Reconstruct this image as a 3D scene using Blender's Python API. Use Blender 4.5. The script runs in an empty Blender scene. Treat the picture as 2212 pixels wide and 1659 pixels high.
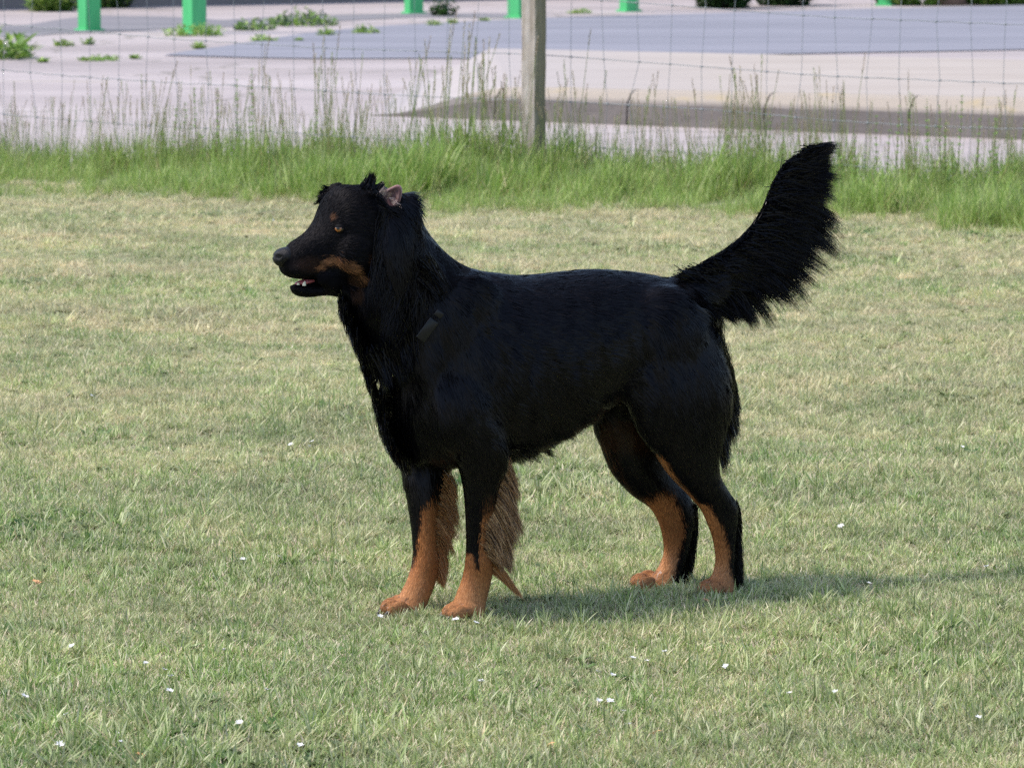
import bpy, bmesh, math, random
import numpy as np
from mathutils import Vector, Matrix
from mathutils.bvhtree import BVHTree

rng = np.random.default_rng(7)
random.seed(7)
scene = bpy.context.scene
COL = scene.collection

# ------------------------------------------------------------------ camera
CAM_H = 1.36
W0, H0, FPX = 2212.0, 1659.0, 7931.0          # working pixel frame of the photograph
CX, CY = W0 / 2, H0 / 2
HORIZON = -202.0
PITCH = math.atan((CY - HORIZON) / FPX)
cam_d = bpy.data.cameras.new('camera')
cam = bpy.data.objects.new('camera', cam_d)
COL.objects.link(cam)
cam.location = (0, 0, CAM_H)
cam.rotation_euler = (math.pi / 2 - PITCH, 0, 0)
cam_d.sensor_width = 36.0
cam_d.lens = 36.0 * FPX / W0
cam_d.clip_start = 0.1
cam_d.clip_end = 1000
cam_d.dof.use_dof = True
cam_d.dof.focus_distance = 7.15
cam_d.dof.aperture_fstop = 15.0
scene.camera = cam

# ------------------------------------------------------------------ world, sun, exposure
SUN_EL = math.radians(58)
SUN_BACK = math.radians(-4)
sun_vec = Vector((-math.cos(SUN_EL) * math.cos(SUN_BACK), math.cos(SUN_EL) * math.sin(SUN_BACK), math.sin(SUN_EL)))
world = bpy.data.worlds.new('World')
scene.world = world
world.use_nodes = True
wn = world.node_tree.nodes
wl = world.node_tree.links
wn.clear()
sky = wn.new('ShaderNodeTexSky')
sky.sky_type = 'NISHITA'
sky.sun_disc = False
sky.sun_elevation = SUN_EL
sky.sun_rotation = math.atan2(sun_vec.x, sun_vec.y)
sky.dust_density = 2.0
bg = wn.new('ShaderNodeBackground')
bg.inputs['Strength'].default_value = 0.15
wo = wn.new('ShaderNodeOutputWorld')
wl.new(sky.outputs[0], bg.inputs['Color'])
wl.new(bg.outputs[0], wo.inputs['Surface'])
sun_d = bpy.data.lights.new('sun', 'SUN')
sun_d.energy = 2.2
sun_d.angle = math.radians(6.5)
sun_d.color = (1.0, 0.94, 0.86)
sun = bpy.data.objects.new('sun', sun_d)
COL.objects.link(sun)
sun.location = (-6, 2, 12)
sun.rotation_euler = (-sun_vec).to_track_quat('-Z', 'Y').to_euler()
vs = scene.view_settings
vs.view_transform = 'Standard'
vs.look = 'None'
vs.gamma = 1.0
vs.use_curve_mapping = False
vs.exposure = 0.82
scene.cycles.max_bounces = 6
scene.cycles.transparent_max_bounces = 8
scene.cycles.use_denoising = False

# ------------------------------------------------------------------ pixel helpers
FWD = np.array([0, math.cos(PITCH), -math.sin(PITCH)])
UP = np.array([0, math.sin(PITCH), math.cos(PITCH)])
RIGHT = np.array([1.0, 0, 0])
CAMP = np.array([0, 0, CAM_H])
SRC = W0 / 2378.0                              # source pixels -> working pixels


def ray(x, y):
    return FWD * FPX + RIGHT * (x - CX) - UP * (y - CY)


def ground(x, y, z=0.0):
    r = ray(x, y)
    t = (z - CAM_H) / r[2]
    return CAMP + r * t


def gsrc(x, y, z=0.0):
    return ground(x * SRC, y * SRC, z)


def on_plane(x, y, p0, n):
    r = ray(x, y)
    t = np.dot(p0 - CAMP, n) / np.dot(r, n)
    return CAMP + r * t


def project(P):
    d = P - CAMP
    z = d @ FWD
    return np.stack([CX + FPX * (d @ RIGHT) / z, CY - FPX * (d @ UP) / z], -1)


# ------------------------------------------------------------------ object helpers
def tag(o, label=None, cat=None, group=None, kind=None):
    if label: o['label'] = label
    if cat: o['category'] = cat
    if group: o['group'] = group
    if kind: o['kind'] = kind
    return o


def empty(name, loc=(0, 0, 0)):
    o = bpy.data.objects.new(name, None)
    o.empty_display_size = 0.1
    COL.objects.link(o)
    o.location = loc
    return o


def mesh_from(name, verts, faces, smooth=True):
    me = bpy.data.meshes.new(name)
    me.from_pydata([tuple(v) for v in verts], [], [tuple(f) for f in faces])
    if smooth:
        me.polygons.foreach_set('use_smooth', np.ones(len(me.polygons), dtype=bool))
    me.update()
    return me


def obj(name, me, mat=None, parent=None, loc=None):
    o = bpy.data.objects.new(name, me)
    COL.objects.link(o)
    if mat is not None and len(me.materials) == 0:
        me.materials.append(mat)
    if loc is not None:
        o.location = loc
    if parent is not None:
        o.parent = parent
        o.matrix_parent_inverse = Matrix.Translation(-Vector(parent.location)) if loc is None else Matrix()
    return o


def big_mesh(name, V, loops, starts, totals, smooth=True):
    me = bpy.data.meshes.new(name)
    me.vertices.add(len(V))
    me.vertices.foreach_set('co', np.ascontiguousarray(V, dtype=np.float32).ravel())
    me.loops.add(len(loops))
    me.loops.foreach_set('vertex_index', np.ascontiguousarray(loops, dtype=np.int32))
    me.polygons.add(len(starts))
    me.polygons.foreach_set('loop_start', np.ascontiguousarray(starts, dtype=np.int32))
    me.polygons.foreach_set('loop_total', np.ascontiguousarray(totals, dtype=np.int32))
    if smooth:
        me.polygons.foreach_set('use_smooth', np.ones(len(starts), dtype=bool))
    me.update(calc_edges=True)
    return me


def set_col(me, C, name='col'):
    a = me.color_attributes.new(name, 'FLOAT_COLOR', 'POINT')
    A = np.ones((len(me.vertices), 4), dtype=np.float32)
    A[:, :3] = C
    a.data.foreach_set('color', A.ravel())


class Mat:
    def __init__(self, name):
        self.m = bpy.data.materials.new(name)
        self.m.use_nodes = True
        self.t = self.m.node_tree
        self.n = self.t.nodes
        self.l = self.t.links
        self.b = self.n['Principled BSDF']
        self.out = self.n['Material Output']

    def new(self, kind, **kw):
        nd = self.n.new(kind)
        for k, v in kw.items():
            setattr(nd, k, v)
        return nd

    def link(self, a, b):
        self.l.new(a, b)

    def noise(self, scale, detail=4, rough=0.55, vec=None, dist=0.0):
        nd = self.new('ShaderNodeTexNoise')
        nd.inputs['Scale'].default_value = scale
        nd.inputs['Detail'].default_value = detail
        nd.inputs['Roughness'].default_value = rough
        nd.inputs['Distortion'].default_value = dist
        if vec is not None:
            self.link(vec, nd.inputs['Vector'])
        return nd.outputs['Fac']

    def ramp(self, fac, stops):
        nd = self.new('ShaderNodeValToRGB')
        cr = nd.color_ramp
        while len(cr.elements) < len(stops):
            cr.elements.new(0.5)
        for e, (p, c) in zip(cr.elements, stops):
            e.position = p
            e.color = (c[0], c[1], c[2], 1) if len(c) == 3 else c
        self.link(fac, nd.inputs['Fac'])
        return nd.outputs['Color']

    def mix(self, fac, a, b, mode='MIX'):
        nd = self.new('ShaderNodeMix', data_type='RGBA', blend_type=mode)
        for sock, v in ((nd.inputs['Factor'], fac), (nd.inputs['A'], a), (nd.inputs['B'], b)):
            if isinstance(v, (int, float)):
                sock.default_value = v
            elif isinstance(v, tuple):
                sock.default_value = (*v, 1)
            else:
                self.link(v, sock)
        return nd.outputs['Result']

    def bump(self, h, strength=0.3, dist=0.01):
        nd = self.new('ShaderNodeBump')
        nd.inputs['Strength'].default_value = strength
        nd.inputs['Distance'].default_value = dist
        self.link(h, nd.inputs['Height'])
        self.link(nd.outputs['Normal'], self.b.inputs['Normal'])

    def pos(self):
        return self.new('ShaderNodeNewGeometry').outputs['Position']

    def vec(self, scale):
        nd = self.new('ShaderNodeMapping')
        nd.inputs['Scale'].default_value = scale
        self.link(self.pos(), nd.inputs['Vector'])
        return nd.outputs['Vector']

    def color(self, c):
        if isinstance(c, tuple):
            self.b.inputs['Base Color'].default_value = (*c, 1)
        else:
            self.link(c, self.b.inputs['Base Color'])
        return self

    def set(self, **kw):
        for k, v in kw.items():
            self.b.inputs[k.replace('_', ' ')].default_value = v
        return self


def simple(name, c, rough=0.6, var=0.15, scale=30, **kw):
    m = Mat(name)
    n = m.noise(scale)
    lo = tuple(x * (1 - var) for x in c)
    hi = tuple(min(1, x * (1 + var)) for x in c)
    m.color(m.ramp(n, [(0.3, lo), (0.7, hi)]))
    m.set(Roughness=rough, **kw)
    return m.m


# ================================================================== MATERIALS
def leafy(name, transl=0.4, rough=0.45, patches=True):
    """blade colour comes from the blade; patches of dry straw by place in the field"""
    m = Mat(name)
    at = m.new('ShaderNodeAttribute', attribute_name='col')
    c = at.outputs['Color']
    if patches:
        p = m.pos()
        big = m.noise(0.9, 4, 0.65, m.vec((0.7, 1.5, 1)))
        small = m.noise(7.0, 4, 0.65, p)
        oi = m.new('ShaderNodeObjectInfo')
        dry = m.ramp(big, [(0.40, (0, 0, 0)), (0.60, (1, 1, 1))])
        dry2 = m.ramp(small, [(0.40, (0, 0, 0)), (0.62, (1, 1, 1))])
        d = m.mix(0.6, dry, dry2)
        sp = m.new('ShaderNodeSeparateXYZ')
        m.link(p, sp.inputs[0])
        yr = m.new('ShaderNodeMapRange')
        yr.inputs['From Min'].default_value = 7.0
        yr.inputs['From Max'].default_value = 12.0
        yr.inputs['To Min'].default_value = 0.34
        yr.inputs['To Max'].default_value = 0.98
        m.link(sp.outputs['Y'], yr.inputs['Value'])
        dd = m.mix(1.0, d, yr.outputs['Result'], 'MULTIPLY')
        c = m.mix(dd, c, (0.70, 0.60, 0.39))
        hsv = m.new('ShaderNodeHueSaturation')
        tone = m.ramp(m.noise(1.6, 5, 0.6, m.vec((0.8, 1.3, 1))), [(0.30, (0.72, 0.76, 0.74)), (0.55, (1.0, 1.0, 1.0)), (0.75, (1.15, 1.12, 1.08))])
        c = m.mix(1.0, c, tone, 'MULTIPLY')
        mr = m.new('ShaderNodeMapRange')
        mr.inputs['To Min'].default_value = 0.75
        mr.inputs['To Max'].default_value = 1.25
        m.link(oi.outputs['Random'], mr.inputs['Value'])
        m.link(mr.outputs['Result'], hsv.inputs['Value'])
        m.link(c, hsv.inputs['Color'])
        c = hsv.outputs['Color']
    m.color(c)
    m.set(Roughness=rough)
    m.b.inputs['Specular IOR Level'].default_value = 0.45
    tr = m.new('ShaderNodeBsdfTranslucent')
    m.link(c, tr.inputs['Color'])
    mx = m.new('ShaderNodeMixShader')
    mx.inputs[0].default_value = transl
    m.link(m.b.outputs[0], mx.inputs[1])
    m.link(tr.outputs[0], mx.inputs[2])
    m.link(mx.outputs[0], m.out.inputs['Surface'])
    return m.m


M_LAWN_BLADE = leafy('lawn_blade')
M_TALL_BLADE = leafy('tall_blade', 0.35, 0.5, False)
M_LEAF = leafy('weed_leaf', 0.3, 0.5, False)

m = Mat('lawn_soil')
p = m.pos()
a = m.ramp(m.noise(160, 3, 0.7, p), [(0.3, (0.10, 0.12, 0.05)), (0.5, (0.22, 0.235, 0.12)), (0.72, (0.42, 0.385, 0.25))])
b = m.ramp(m.noise(1.3, 4, 0.6, p), [(0.35, (0.19, 0.22, 0.10)), (0.7, (0.40, 0.36, 0.23))])
m.color(m.mix(0.45, a, b))
m.set(Roughness=0.9)
m.bump(m.noise(160, 3, 0.7, p), 0.6, 0.01)
M_SOIL = m.m

m = Mat('pale_concrete')
p = m.vec((0.35, 1.0, 1.0))
big = m.ramp(m.noise(0.55, 4, 0.6, p), [(0.3, (0.29, 0.25, 0.245)), (0.52, (0.385, 0.335, 0.33)), (0.75, (0.44, 0.39, 0.385))])
fine = m.ramp(m.noise(45, 3, 0.7, m.pos()), [(0.25, (0.75, 0.74, 0.72)), (0.6, (1, 1, 1))])
dirt = m.ramp(m.noise(1.7, 6, 0.7, m.vec((0.4, 1.6, 1)), 0.6), [(0.60, (0, 0, 0)), (0.74, (1, 1, 1))])
c = m.mix(0.5, big, fine, 'MULTIPLY')
vo = m.new('ShaderNodeTexVoronoi', feature='DISTANCE_TO_EDGE')
vo.inputs['Scale'].default_value = 0.28
wv = m.new('ShaderNodeVectorMath', operation='ADD')
nz = m.new('ShaderNodeTexNoise')
nz.inputs['Scale'].default_value = 1.4
nz.inputs['Detail'].default_value = 5
m.link(m.pos(), nz.inputs['Vector'])
m.link(m.pos(), wv.inputs[0])
m.link(nz.outputs['Color'], wv.inputs[1])
m.link(wv.outputs[0], vo.inputs['Vector'])
c = m.mix(m.ramp(vo.outputs['Distance'], [(0.0, (0.7, 0.7, 0.7)), (0.012, (0, 0, 0))]), c, (0.12, 0.11, 0.08))
c = m.mix(m.mix(1.0, dirt, (0.75, 0.75, 0.75), 'MULTIPLY'), c, (0.27, 0.23, 0.16))
m.color(c)
m.set(Roughness=0.85)
m.bump(m.noise(60, 3, 0.7, m.pos()), 0.25, 0.01)
M_CONC = m.m

m = Mat('asphalt_blue')
big = m.ramp(m.noise(0.8, 5, 0.65, m.vec((0.25, 1.2, 1))), [(0.3, (0.175, 0.175, 0.205)), (0.7, (0.275, 0.27, 0.31))])
fine = m.ramp(m.noise(70, 3, 0.8, m.pos()), [(0.3, (0.7, 0.7, 0.72)), (0.65, (1, 1, 1))])
m.color(m.mix(0.6, big, fine, 'MULTIPLY'))
m.set(Roughness=0.8)
M_ASPH = m.m

m = Mat('yard_shade_grey')  # dark grey for the shade painted on the yard round the green posts
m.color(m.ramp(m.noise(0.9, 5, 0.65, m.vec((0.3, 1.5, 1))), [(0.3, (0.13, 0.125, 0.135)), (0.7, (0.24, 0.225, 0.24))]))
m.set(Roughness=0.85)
M_SHADE_PATCH = m.m

m = Mat('beige_concrete')
big = m.ramp(m.noise(1.0, 5, 0.65, m.vec((0.35, 1.2, 1))), [(0.3, (0.33, 0.28, 0.24)), (0.7, (0.42, 0.37, 0.33))])
sx = m.new('ShaderNodeSeparateXYZ')
m.link(m.pos(), sx.inputs[0])
xr = m.new('ShaderNodeMapRange')
xr.inputs['From Min'].default_value = -1.2
xr.inputs['From Max'].default_value = 1.6
m.link(sx.outputs['X'], xr.inputs['Value'])
bigx = m.mix(xr.outputs['Result'], (0.36, 0.325, 0.325), big)
dirt = m.ramp(m.noise(3.0, 6, 0.7, m.vec((0.3, 1.8, 1)), 0.5), [(0.62, (0, 0, 0)), (0.72, (1, 1, 1))])
m.color(m.mix(m.mix(1.0, dirt, (0.7, 0.7, 0.7), 'MULTIPLY'), bigx, (0.27, 0.24, 0.14)))
m.set(Roughness=0.85)
M_BEIGE = m.m

m = Mat('kerb_concrete')
sep = m.new('ShaderNodeSeparateXYZ')
m.link(m.pos(), sep.inputs[0])
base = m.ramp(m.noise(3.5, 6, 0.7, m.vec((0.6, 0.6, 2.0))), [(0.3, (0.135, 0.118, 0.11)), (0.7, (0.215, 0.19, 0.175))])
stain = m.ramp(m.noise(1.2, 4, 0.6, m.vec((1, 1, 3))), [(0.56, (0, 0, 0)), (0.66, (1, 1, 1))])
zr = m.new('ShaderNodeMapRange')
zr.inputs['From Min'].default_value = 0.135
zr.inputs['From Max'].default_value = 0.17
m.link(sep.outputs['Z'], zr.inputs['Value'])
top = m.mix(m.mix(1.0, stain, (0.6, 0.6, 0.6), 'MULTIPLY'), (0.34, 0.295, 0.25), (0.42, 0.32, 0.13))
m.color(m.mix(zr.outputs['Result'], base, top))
m.set(Roughness=0.9)
m.bump(m.noise(25, 4, 0.7, m.pos()), 0.4, 0.01)
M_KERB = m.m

m = Mat('weathered_post_wood')
tc = m.new('ShaderNodeTexCoord')
mp = m.new('ShaderNodeMapping')
mp.inputs['Scale'].default_value = (30, 30, 1.6)
m.link(tc.outputs['Object'], mp.inputs['Vector'])
grain = m.noise(1.6, 6, 0.7, mp.outputs['Vector'], 0.4)
blot = m.noise(6, 5, 0.7, tc.outputs['Object'])
c = m.ramp(grain, [(0.25, (0.22, 0.17, 0.13)), (0.5, (0.47, 0.41, 0.37)), (0.75, (0.66, 0.60, 0.57))])
c = m.mix(m.ramp(blot, [(0.45, (0, 0, 0)), (0.66, (0.40, 0.40, 0.40))]), c, (0.20, 0.16, 0.09))
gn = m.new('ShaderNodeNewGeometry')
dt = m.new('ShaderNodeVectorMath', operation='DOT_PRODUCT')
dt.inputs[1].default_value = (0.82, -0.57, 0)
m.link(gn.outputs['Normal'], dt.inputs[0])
shade_face = m.ramp(dt.outputs['Value'], [(0.35, (0, 0, 0)), (0.75, (0.8, 0.8, 0.8))])     # side turned from the sun painted olive-dark as shade
c = m.mix(shade_face, c, m.ramp(blot, [(0.35, (0.13, 0.115, 0.045)), (0.65, (0.24, 0.20, 0.10))]))
m.color(c)
m.set(Roughness=0.85)
m.bump(grain, 0.6, 0.006)
M_POST = m.m

M_WIRE = simple('galvanised_wire', (0.27, 0.29, 0.31), 0.6, 0.2, 40, Metallic=0.3)
m = Mat('green_paint')
c = m.ramp(m.noise(4, 5, 0.65), [(0.3, (0.055, 0.42, 0.14)), (0.7, (0.085, 0.50, 0.19))])
m.color(c)
m.set(Roughness=0.4)
M_GREEN = m.m
M_WALL = simple('brown_render_wall', (0.235, 0.20, 0.19), 0.9, 0.3, 2.5)
M_STEM = simple('weed_stem', (0.17, 0.19, 0.06), 0.7, 0.3, 8)
M_BARK = simple('brown_bark', (0.18, 0.11, 0.08), 0.9, 0.3, 20)
M_POT = simple('dark_plastic_pot', (0.05, 0.045, 0.04), 0.6, 0.2, 10)
M_PETAL = simple('white_petal', (0.80, 0.79, 0.78), 0.6, 0.06, 60)
M_YOLK = simple('yellow_flower_centre', (0.65, 0.42, 0.08), 0.6, 0.1, 60)
M_ORANGE = simple('dry_orange_leaf', (0.55, 0.30, 0.13), 0.7, 0.2, 60)

# dog materials
def fur_mat(name, rough=0.33, spec=0.13):
    m = Mat(name)
    at = m.new('ShaderNodeAttribute', attribute_name='col')
    m.color(at.outputs['Color'])
    m.set(Roughness=rough)
    m.b.inputs['Specular IOR Level'].default_value = spec
    m.b.inputs['Specular Tint'].default_value = (0.95, 0.90, 1.0, 1)
    return m.m


M_FUR = fur_mat('coat_hair', 0.27, 0.15)
M_FACE = fur_mat('face_hair', 0.55, 0.09)
M_SKIN = fur_mat('dog_skin', 0.75, 0.06)
m = Mat('nose_leather')
m.color((0.006, 0.0055, 0.007))
m.set(Roughness=0.42, Specular_IOR_Level=0.22)
vor = m.new('ShaderNodeTexVoronoi')
vor.inputs['Scale'].default_value = 600
m.bump(vor.outputs['Distance'], 0.35, 0.001)
M_NOSE = m.m
M_NOSTRIL = simple('nostril_black', (0.003, 0.003, 0.003), 0.9)
M_LIP = simple('black_lip', (0.010, 0.009, 0.010), 0.35, 0.2, 90)
m = Mat('amber_iris')
m.color(m.ramp(m.noise(260, 3, 0.6), [(0.3, (0.14, 0.038, 0.005)), (0.7, (0.34, 0.12, 0.018))]))
m.set(Roughness=0.08, Coat_Weight=1.0)
M_IRIS = m.m
M_LID = simple('black_eyelid', (0.004, 0.0038, 0.005), 0.7, 0.2, 90, Specular_IOR_Level=0.08)
M_EYE = simple('dark_eyeball', (0.02, 0.010, 0.006), 0.06, 0.1)
M_PUPIL = simple('black_pupil', (0.003, 0.003, 0.003), 0.05, 0.1)
M_TONGUE = simple('pink_tongue', (0.42, 0.11, 0.13), 0.35, 0.2, 120)
M_TOOTH = simple('ivory_tooth', (0.72, 0.66, 0.50), 0.3, 0.08, 90)
M_CLAW = simple('dark_claw', (0.03, 0.024, 0.02), 0.4, 0.3, 90)
m = Mat('pink_ear_skin')
at = m.new('ShaderNodeAttribute', attribute_name='col')
n1 = m.ramp(m.noise(170, 5, 0.65), [(0.3, (0.72, 0.66, 0.66)), (0.7, (1.0, 1.0, 1.0))])
m.color(m.mix(0.8, at.outputs['Color'], n1, 'MULTIPLY'))
m.set(Roughness=0.55)
m.b.inputs['Subsurface Weight'].default_value = 0.15
m.b.inputs['Subsurface Radius'].default_value = (0.01, 0.004, 0.003)
M_EAR = m.m
M_COLLAR = simple('black_webbing', (0.005, 0.005, 0.006), 0.7, 0.3, 300, Specular_IOR_Level=0.1)
M_BUCKLE = simple('black_glossy_buckle', (0.006, 0.006, 0.008), 0.2, 0.2, 60, Specular_IOR_Level=0.26)
M_RING = simple('steel_ring', (0.6, 0.6, 0.6), 0.25, 0.1, 60, Metallic=1.0)

# ================================================================== GROUND AND YARD
def sheet(name, pts, z, mat, label, cat, n=1):
    P = [(p[0], p[1], z) for p in pts]
    me = mesh_from(name, P, [tuple(range(len(P)))], False)
    o = obj(name, me, mat)
    tag(o, label, cat, kind='structure')
    return o


sheet('yard_ground', [(-150, -60), (150, -60), (150, 320), (-150, 320)], 0.0, M_CONC,
      'pale pinkish worn concrete yard beyond the wire fence', 'ground')
FENCE_YAW = math.radians(22)
fdir = np.array([math.cos(FENCE_YAW), -math.sin(FENCE_YAW), 0])
fnor = np.array([-math.sin(FENCE_YAW), -math.cos(FENCE_YAW), 0])     # towards the lawn
F0 = gsrc(1238, 427)                                                 # foot of the post
lf = lambda t, off=0.0: F0 + fdir * t + fnor * off
edge = [lf(-40, -0.22)] + [lf(t, -0.22 + 0.10 * math.sin(3.1 * t) + 0.05 * math.sin(7.3 * t + 1)) for t in np.arange(-9, 9.01, 0.25)] + [lf(40, -0.22)]
sheet('lawn', [(-45, -20), (45, -20)] + [(e[0], e[1]) for e in reversed(edge)], 0.006, M_SOIL,
      'dry mown lawn under the black and tan dog', 'lawn')

# asphalt road in the yard, and a dark patch painted as shade by the posts
asph = [(380, 131), (600, 137), (780, 139), (1000, 138), (1264, 140), (1560, 133), (2378, 118), (3000, 104), (3000, 8), (2378, 14), (1900, 26), (1560, 36),
        (1264, 44), (1100, 52), (900, 62), (760, 74), (640, 90), (520, 110), (430, 122)]
sheet('asphalt_road', [gsrc(*q)[:2] for q in asph], 0.010, M_ASPH, 'blue grey asphalt road crossing behind the kerb', 'road')
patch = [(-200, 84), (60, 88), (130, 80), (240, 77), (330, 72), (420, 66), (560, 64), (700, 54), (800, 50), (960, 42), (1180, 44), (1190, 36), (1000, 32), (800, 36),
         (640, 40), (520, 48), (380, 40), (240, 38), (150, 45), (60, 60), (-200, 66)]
sheet('shade_patch', [gsrc(*q)[:2] for q in patch], 0.005, M_SHADE_PATCH, 'dark grey yard strip painted as shade around the green posts', 'pavement')

# raised pavement with kerb stones
kA, kB = gsrc(860, 269), gsrc(2378, 325)
kd = (kB - kA)
kl = np.linalg.norm(kd)
kd = kd / kl
kn = np.array([kd[1], -kd[0], 0])                  # towards the camera side
if kn[1] > 0: kn = -kn


def kh(s):                                         # kerb height along its run
    if s < 0: return 0.004
    t = min(1.0, s / 1.05)
    return 0.004 + 0.206 * (t * t * (3 - 2 * t)) + 0.008 * max(0, s - 1)


rp = empty('raised_pavement', tuple(kA))
tag(rp, 'raised beige concrete pavement with stained kerb ramping down at one end', 'pavement', kind='structure')
ss = np.concatenate([np.arange(0, 1.2, 0.1), np.arange(1.2, 9.1, 0.6)])
V, F = [], []
backs = [(860, 240), (1000, 180), (1264, 141), (1560, 134), (2378, 112), (3200, 90)]
for s in ss:
    h = kh(s)
    fpt = kA + kd * s - kn * 0.17
    # back edge: along the asphalt
    depth = min(10.2, 1.2 + s * 9.0)
    bpt = fpt + np.array([-0.02, 1.0, 0]) * depth
    V += [(fpt[0], fpt[1], h - 0.004), (bpt[0], bpt[1], max(0.013, h * 0.30)), (bpt[0], bpt[1] + 1.2, 0.004)]
for i in range(len(ss) - 1):
    for k in range(2):
        F.append((3 * i + k, 3 * i + k + 1, 3 * i + k + 4, 3 * i + k + 3))
obj('pavement_slab', mesh_from('pavement_slab', V, F, False), M_BEIGE, rp)
s0 = 0.0
while s0 < 8.9:
    s1 = min(9.0, s0 + 0.98)
    V, F = [], []
    nseg = 5
    for i in range(nseg + 1):
        s = s0 + 0.006 + (s1 - s0 - 0.012) * i / nseg
        h = kh(s)
        b = kA + kd * s
        jit = 0.004 * math.sin(s * 9)
        prof = [(-0.18, -0.05), (-0.18, h), (-0.10, h), (-0.05, h * 0.93), (0.0, h * 0.68), (0.012 + jit, h * 0.6), (0.02 + jit, -0.05)]
        for off, z in prof:
            V.append(tuple(b + kn * off + np.array([0, 0, z])))
    k = len(prof)
    for i in range(nseg):
        for j in range(k - 1):
            F.append((i * k + j, (i + 1) * k + j, (i + 1) * k + j + 1, i * k + j + 1))  # random tan tones, with leg shading painted in: rear-facing sides darker
    F.append(tuple(range(k)))
    F.append(tuple(reversed(range(nseg * k, nseg * k + k))))
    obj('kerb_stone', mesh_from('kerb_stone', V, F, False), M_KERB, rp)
    s0 = s1

# far wall
wa, wb = gsrc(-700, 36), gsrc(960, 3)
wd = (wb - wa)
wd[2] = 0
wll = np.linalg.norm(wd)
wd /= wll
wlen = wll + 22
wnn = np.array([wd[1], -wd[0], 0])
V, F = [], []
nw = 24
for i in range(nw + 1):
    q = wa - wd * 8 + wd * (wlen + 8) * i / nw
    hh = 1.9 + 0.05 * math.sin(i * 2.1)
    for off, z in ((0.0, -0.05), (0.02, 0.25), (0, 0.3), (0, hh), (0.05, hh), (0.05, hh + .08), (-0.35, hh + .08), (-0.3, -0.05)):
        V.append(tuple(q + wnn * off + np.array([0, 0, z])))
for i in range(nw):
    for j in range(7):
        F.append((i * 8 + j, i * 8 + j + 1, (i + 1) * 8 + j + 1, (i + 1) * 8 + j))
F += [tuple(range(8)), tuple(reversed(range(nw * 8, nw * 8 + 8)))]
tag(obj('yard_wall', mesh_from('yard_wall', V, F, False), M_WALL), 'long brown rendered wall along the far side of the yard', 'wall')


# green posts
def box_bevel(name, sx, sy, h, bev, cap=0.02):
    bm = bmesh.new()
    bmesh.ops.create_cube(bm, size=1.0)
    for v in bm.verts:
        v.co.x *= sx
        v.co.y *= sy
        v.co.z = (v.co.z + 0.5) * h
    bmesh.ops.bevel(bm, geom=[e for e in bm.edges], offset=bev, segments=2, profile=0.5, affect='EDGES')
    me = bpy.data.meshes.new(name)
    bm.to_mesh(me)
    bm.free()
    return me


posts = [(208, 73, 36, 'green square post on bare concrete beside the leafy weed clump'),
         (452, 78, 40, 'green square post with weeds growing round its foot'),
         (961, 33, 25, 'green square post standing beside the small dark bush'),
         (1203, 43, 52, 'green square post half hidden behind the wooden fence post'),
         (1461, 28, 30, 'green square post between the wooden fence post and potted shrub'),
         (2060, 14, 58, 'green square post between the potted shrub and brown stump')]
pme = box_bevel('green_post', 0.19, 0.19, 2.6, 0.012)
cme = box_bevel('post_foot_plate', 0.25, 0.25, 0.03, 0.006)
for x, y, ang, lab in posts:
    g = gsrc(x, y)
    e = empty('green_post', (g[0], g[1], 0))
    e.rotation_euler.z = math.radians(ang)
    tag(e, lab, 'post', 'green square posts in the yard')
    for nm, mm_, z in (('shaft', pme, 0.0), ('foot_plate', cme, -0.005)):
        o = bpy.data.objects.new(nm, mm_)
        COL.objects.link(o)
        if not mm_.materials: mm_.materials.append(M_GREEN)
        o.parent = e
        o.location.z = z


# ------------------------------------------------------------------ blades and leaves
def blade_arrays(n, base_r, lmin, lmax, w, lean, curl, cols, zoff=0.0, jitter=0.2, dead=0.0, deadcol=(0.5, 0.42, 0.24)):
    """n curved blades: 7 verts, 5 faces"""
    V, F, C = [], [], []
    for i in range(n):
        a = random.uniform(0, 2 * math.pi)
        r = base_r * math.sqrt(random.random())
        b = Vector((r * math.cos(a), r * math.sin(a), zoff))
        ln = random.uniform(lmin, lmax)
        isdead = random.random() < dead
        th = random.uniform(0, lean) if not isdead else random.uniform(0.5, 1.35)
        az = random.uniform(0, 2 * math.pi)
        cu = random.uniform(-0.2, curl)
        ww = w * random.uniform(0.7, 1.3)
        saz = az + math.pi / 2 + random.uniform(-0.9, 0.9)
        side = Vector((math.cos(saz), math.sin(saz), 0))
        k0 = len(V)
        p = b.copy()
        c = Vector(random.choice(cols)) if not isdead else Vector(deadcol)
        c = c * random.uniform(1 - jitter, 1 + jitter)
        for j, (f, wf) in enumerate(((0, 0.8), (0.4, 1.0), (0.75, 0.7), (1.0, 0))):
            if j:
                t = th + cu * f
                d = Vector((math.sin(t) * math.cos(az), math.sin(t) * math.sin(az), math.cos(t)))
                p = p + d * ln * (f - lastf)
                if p.z < 0.003: p.z = 0.003
            lastf = f
            if wf > 0:
                V += [p - side * ww * wf / 2, p + side * ww * wf / 2]
                C += [c, c]
            else:
                V.append(p.copy())
                C.append(c)
        F += [(k0, k0 + 1, k0 + 3, k0 + 2), (k0 + 2, k0 + 3, k0 + 5, k0 + 4), (k0 + 4, k0 + 5, k0 + 6)]
    return V, F, C


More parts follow.
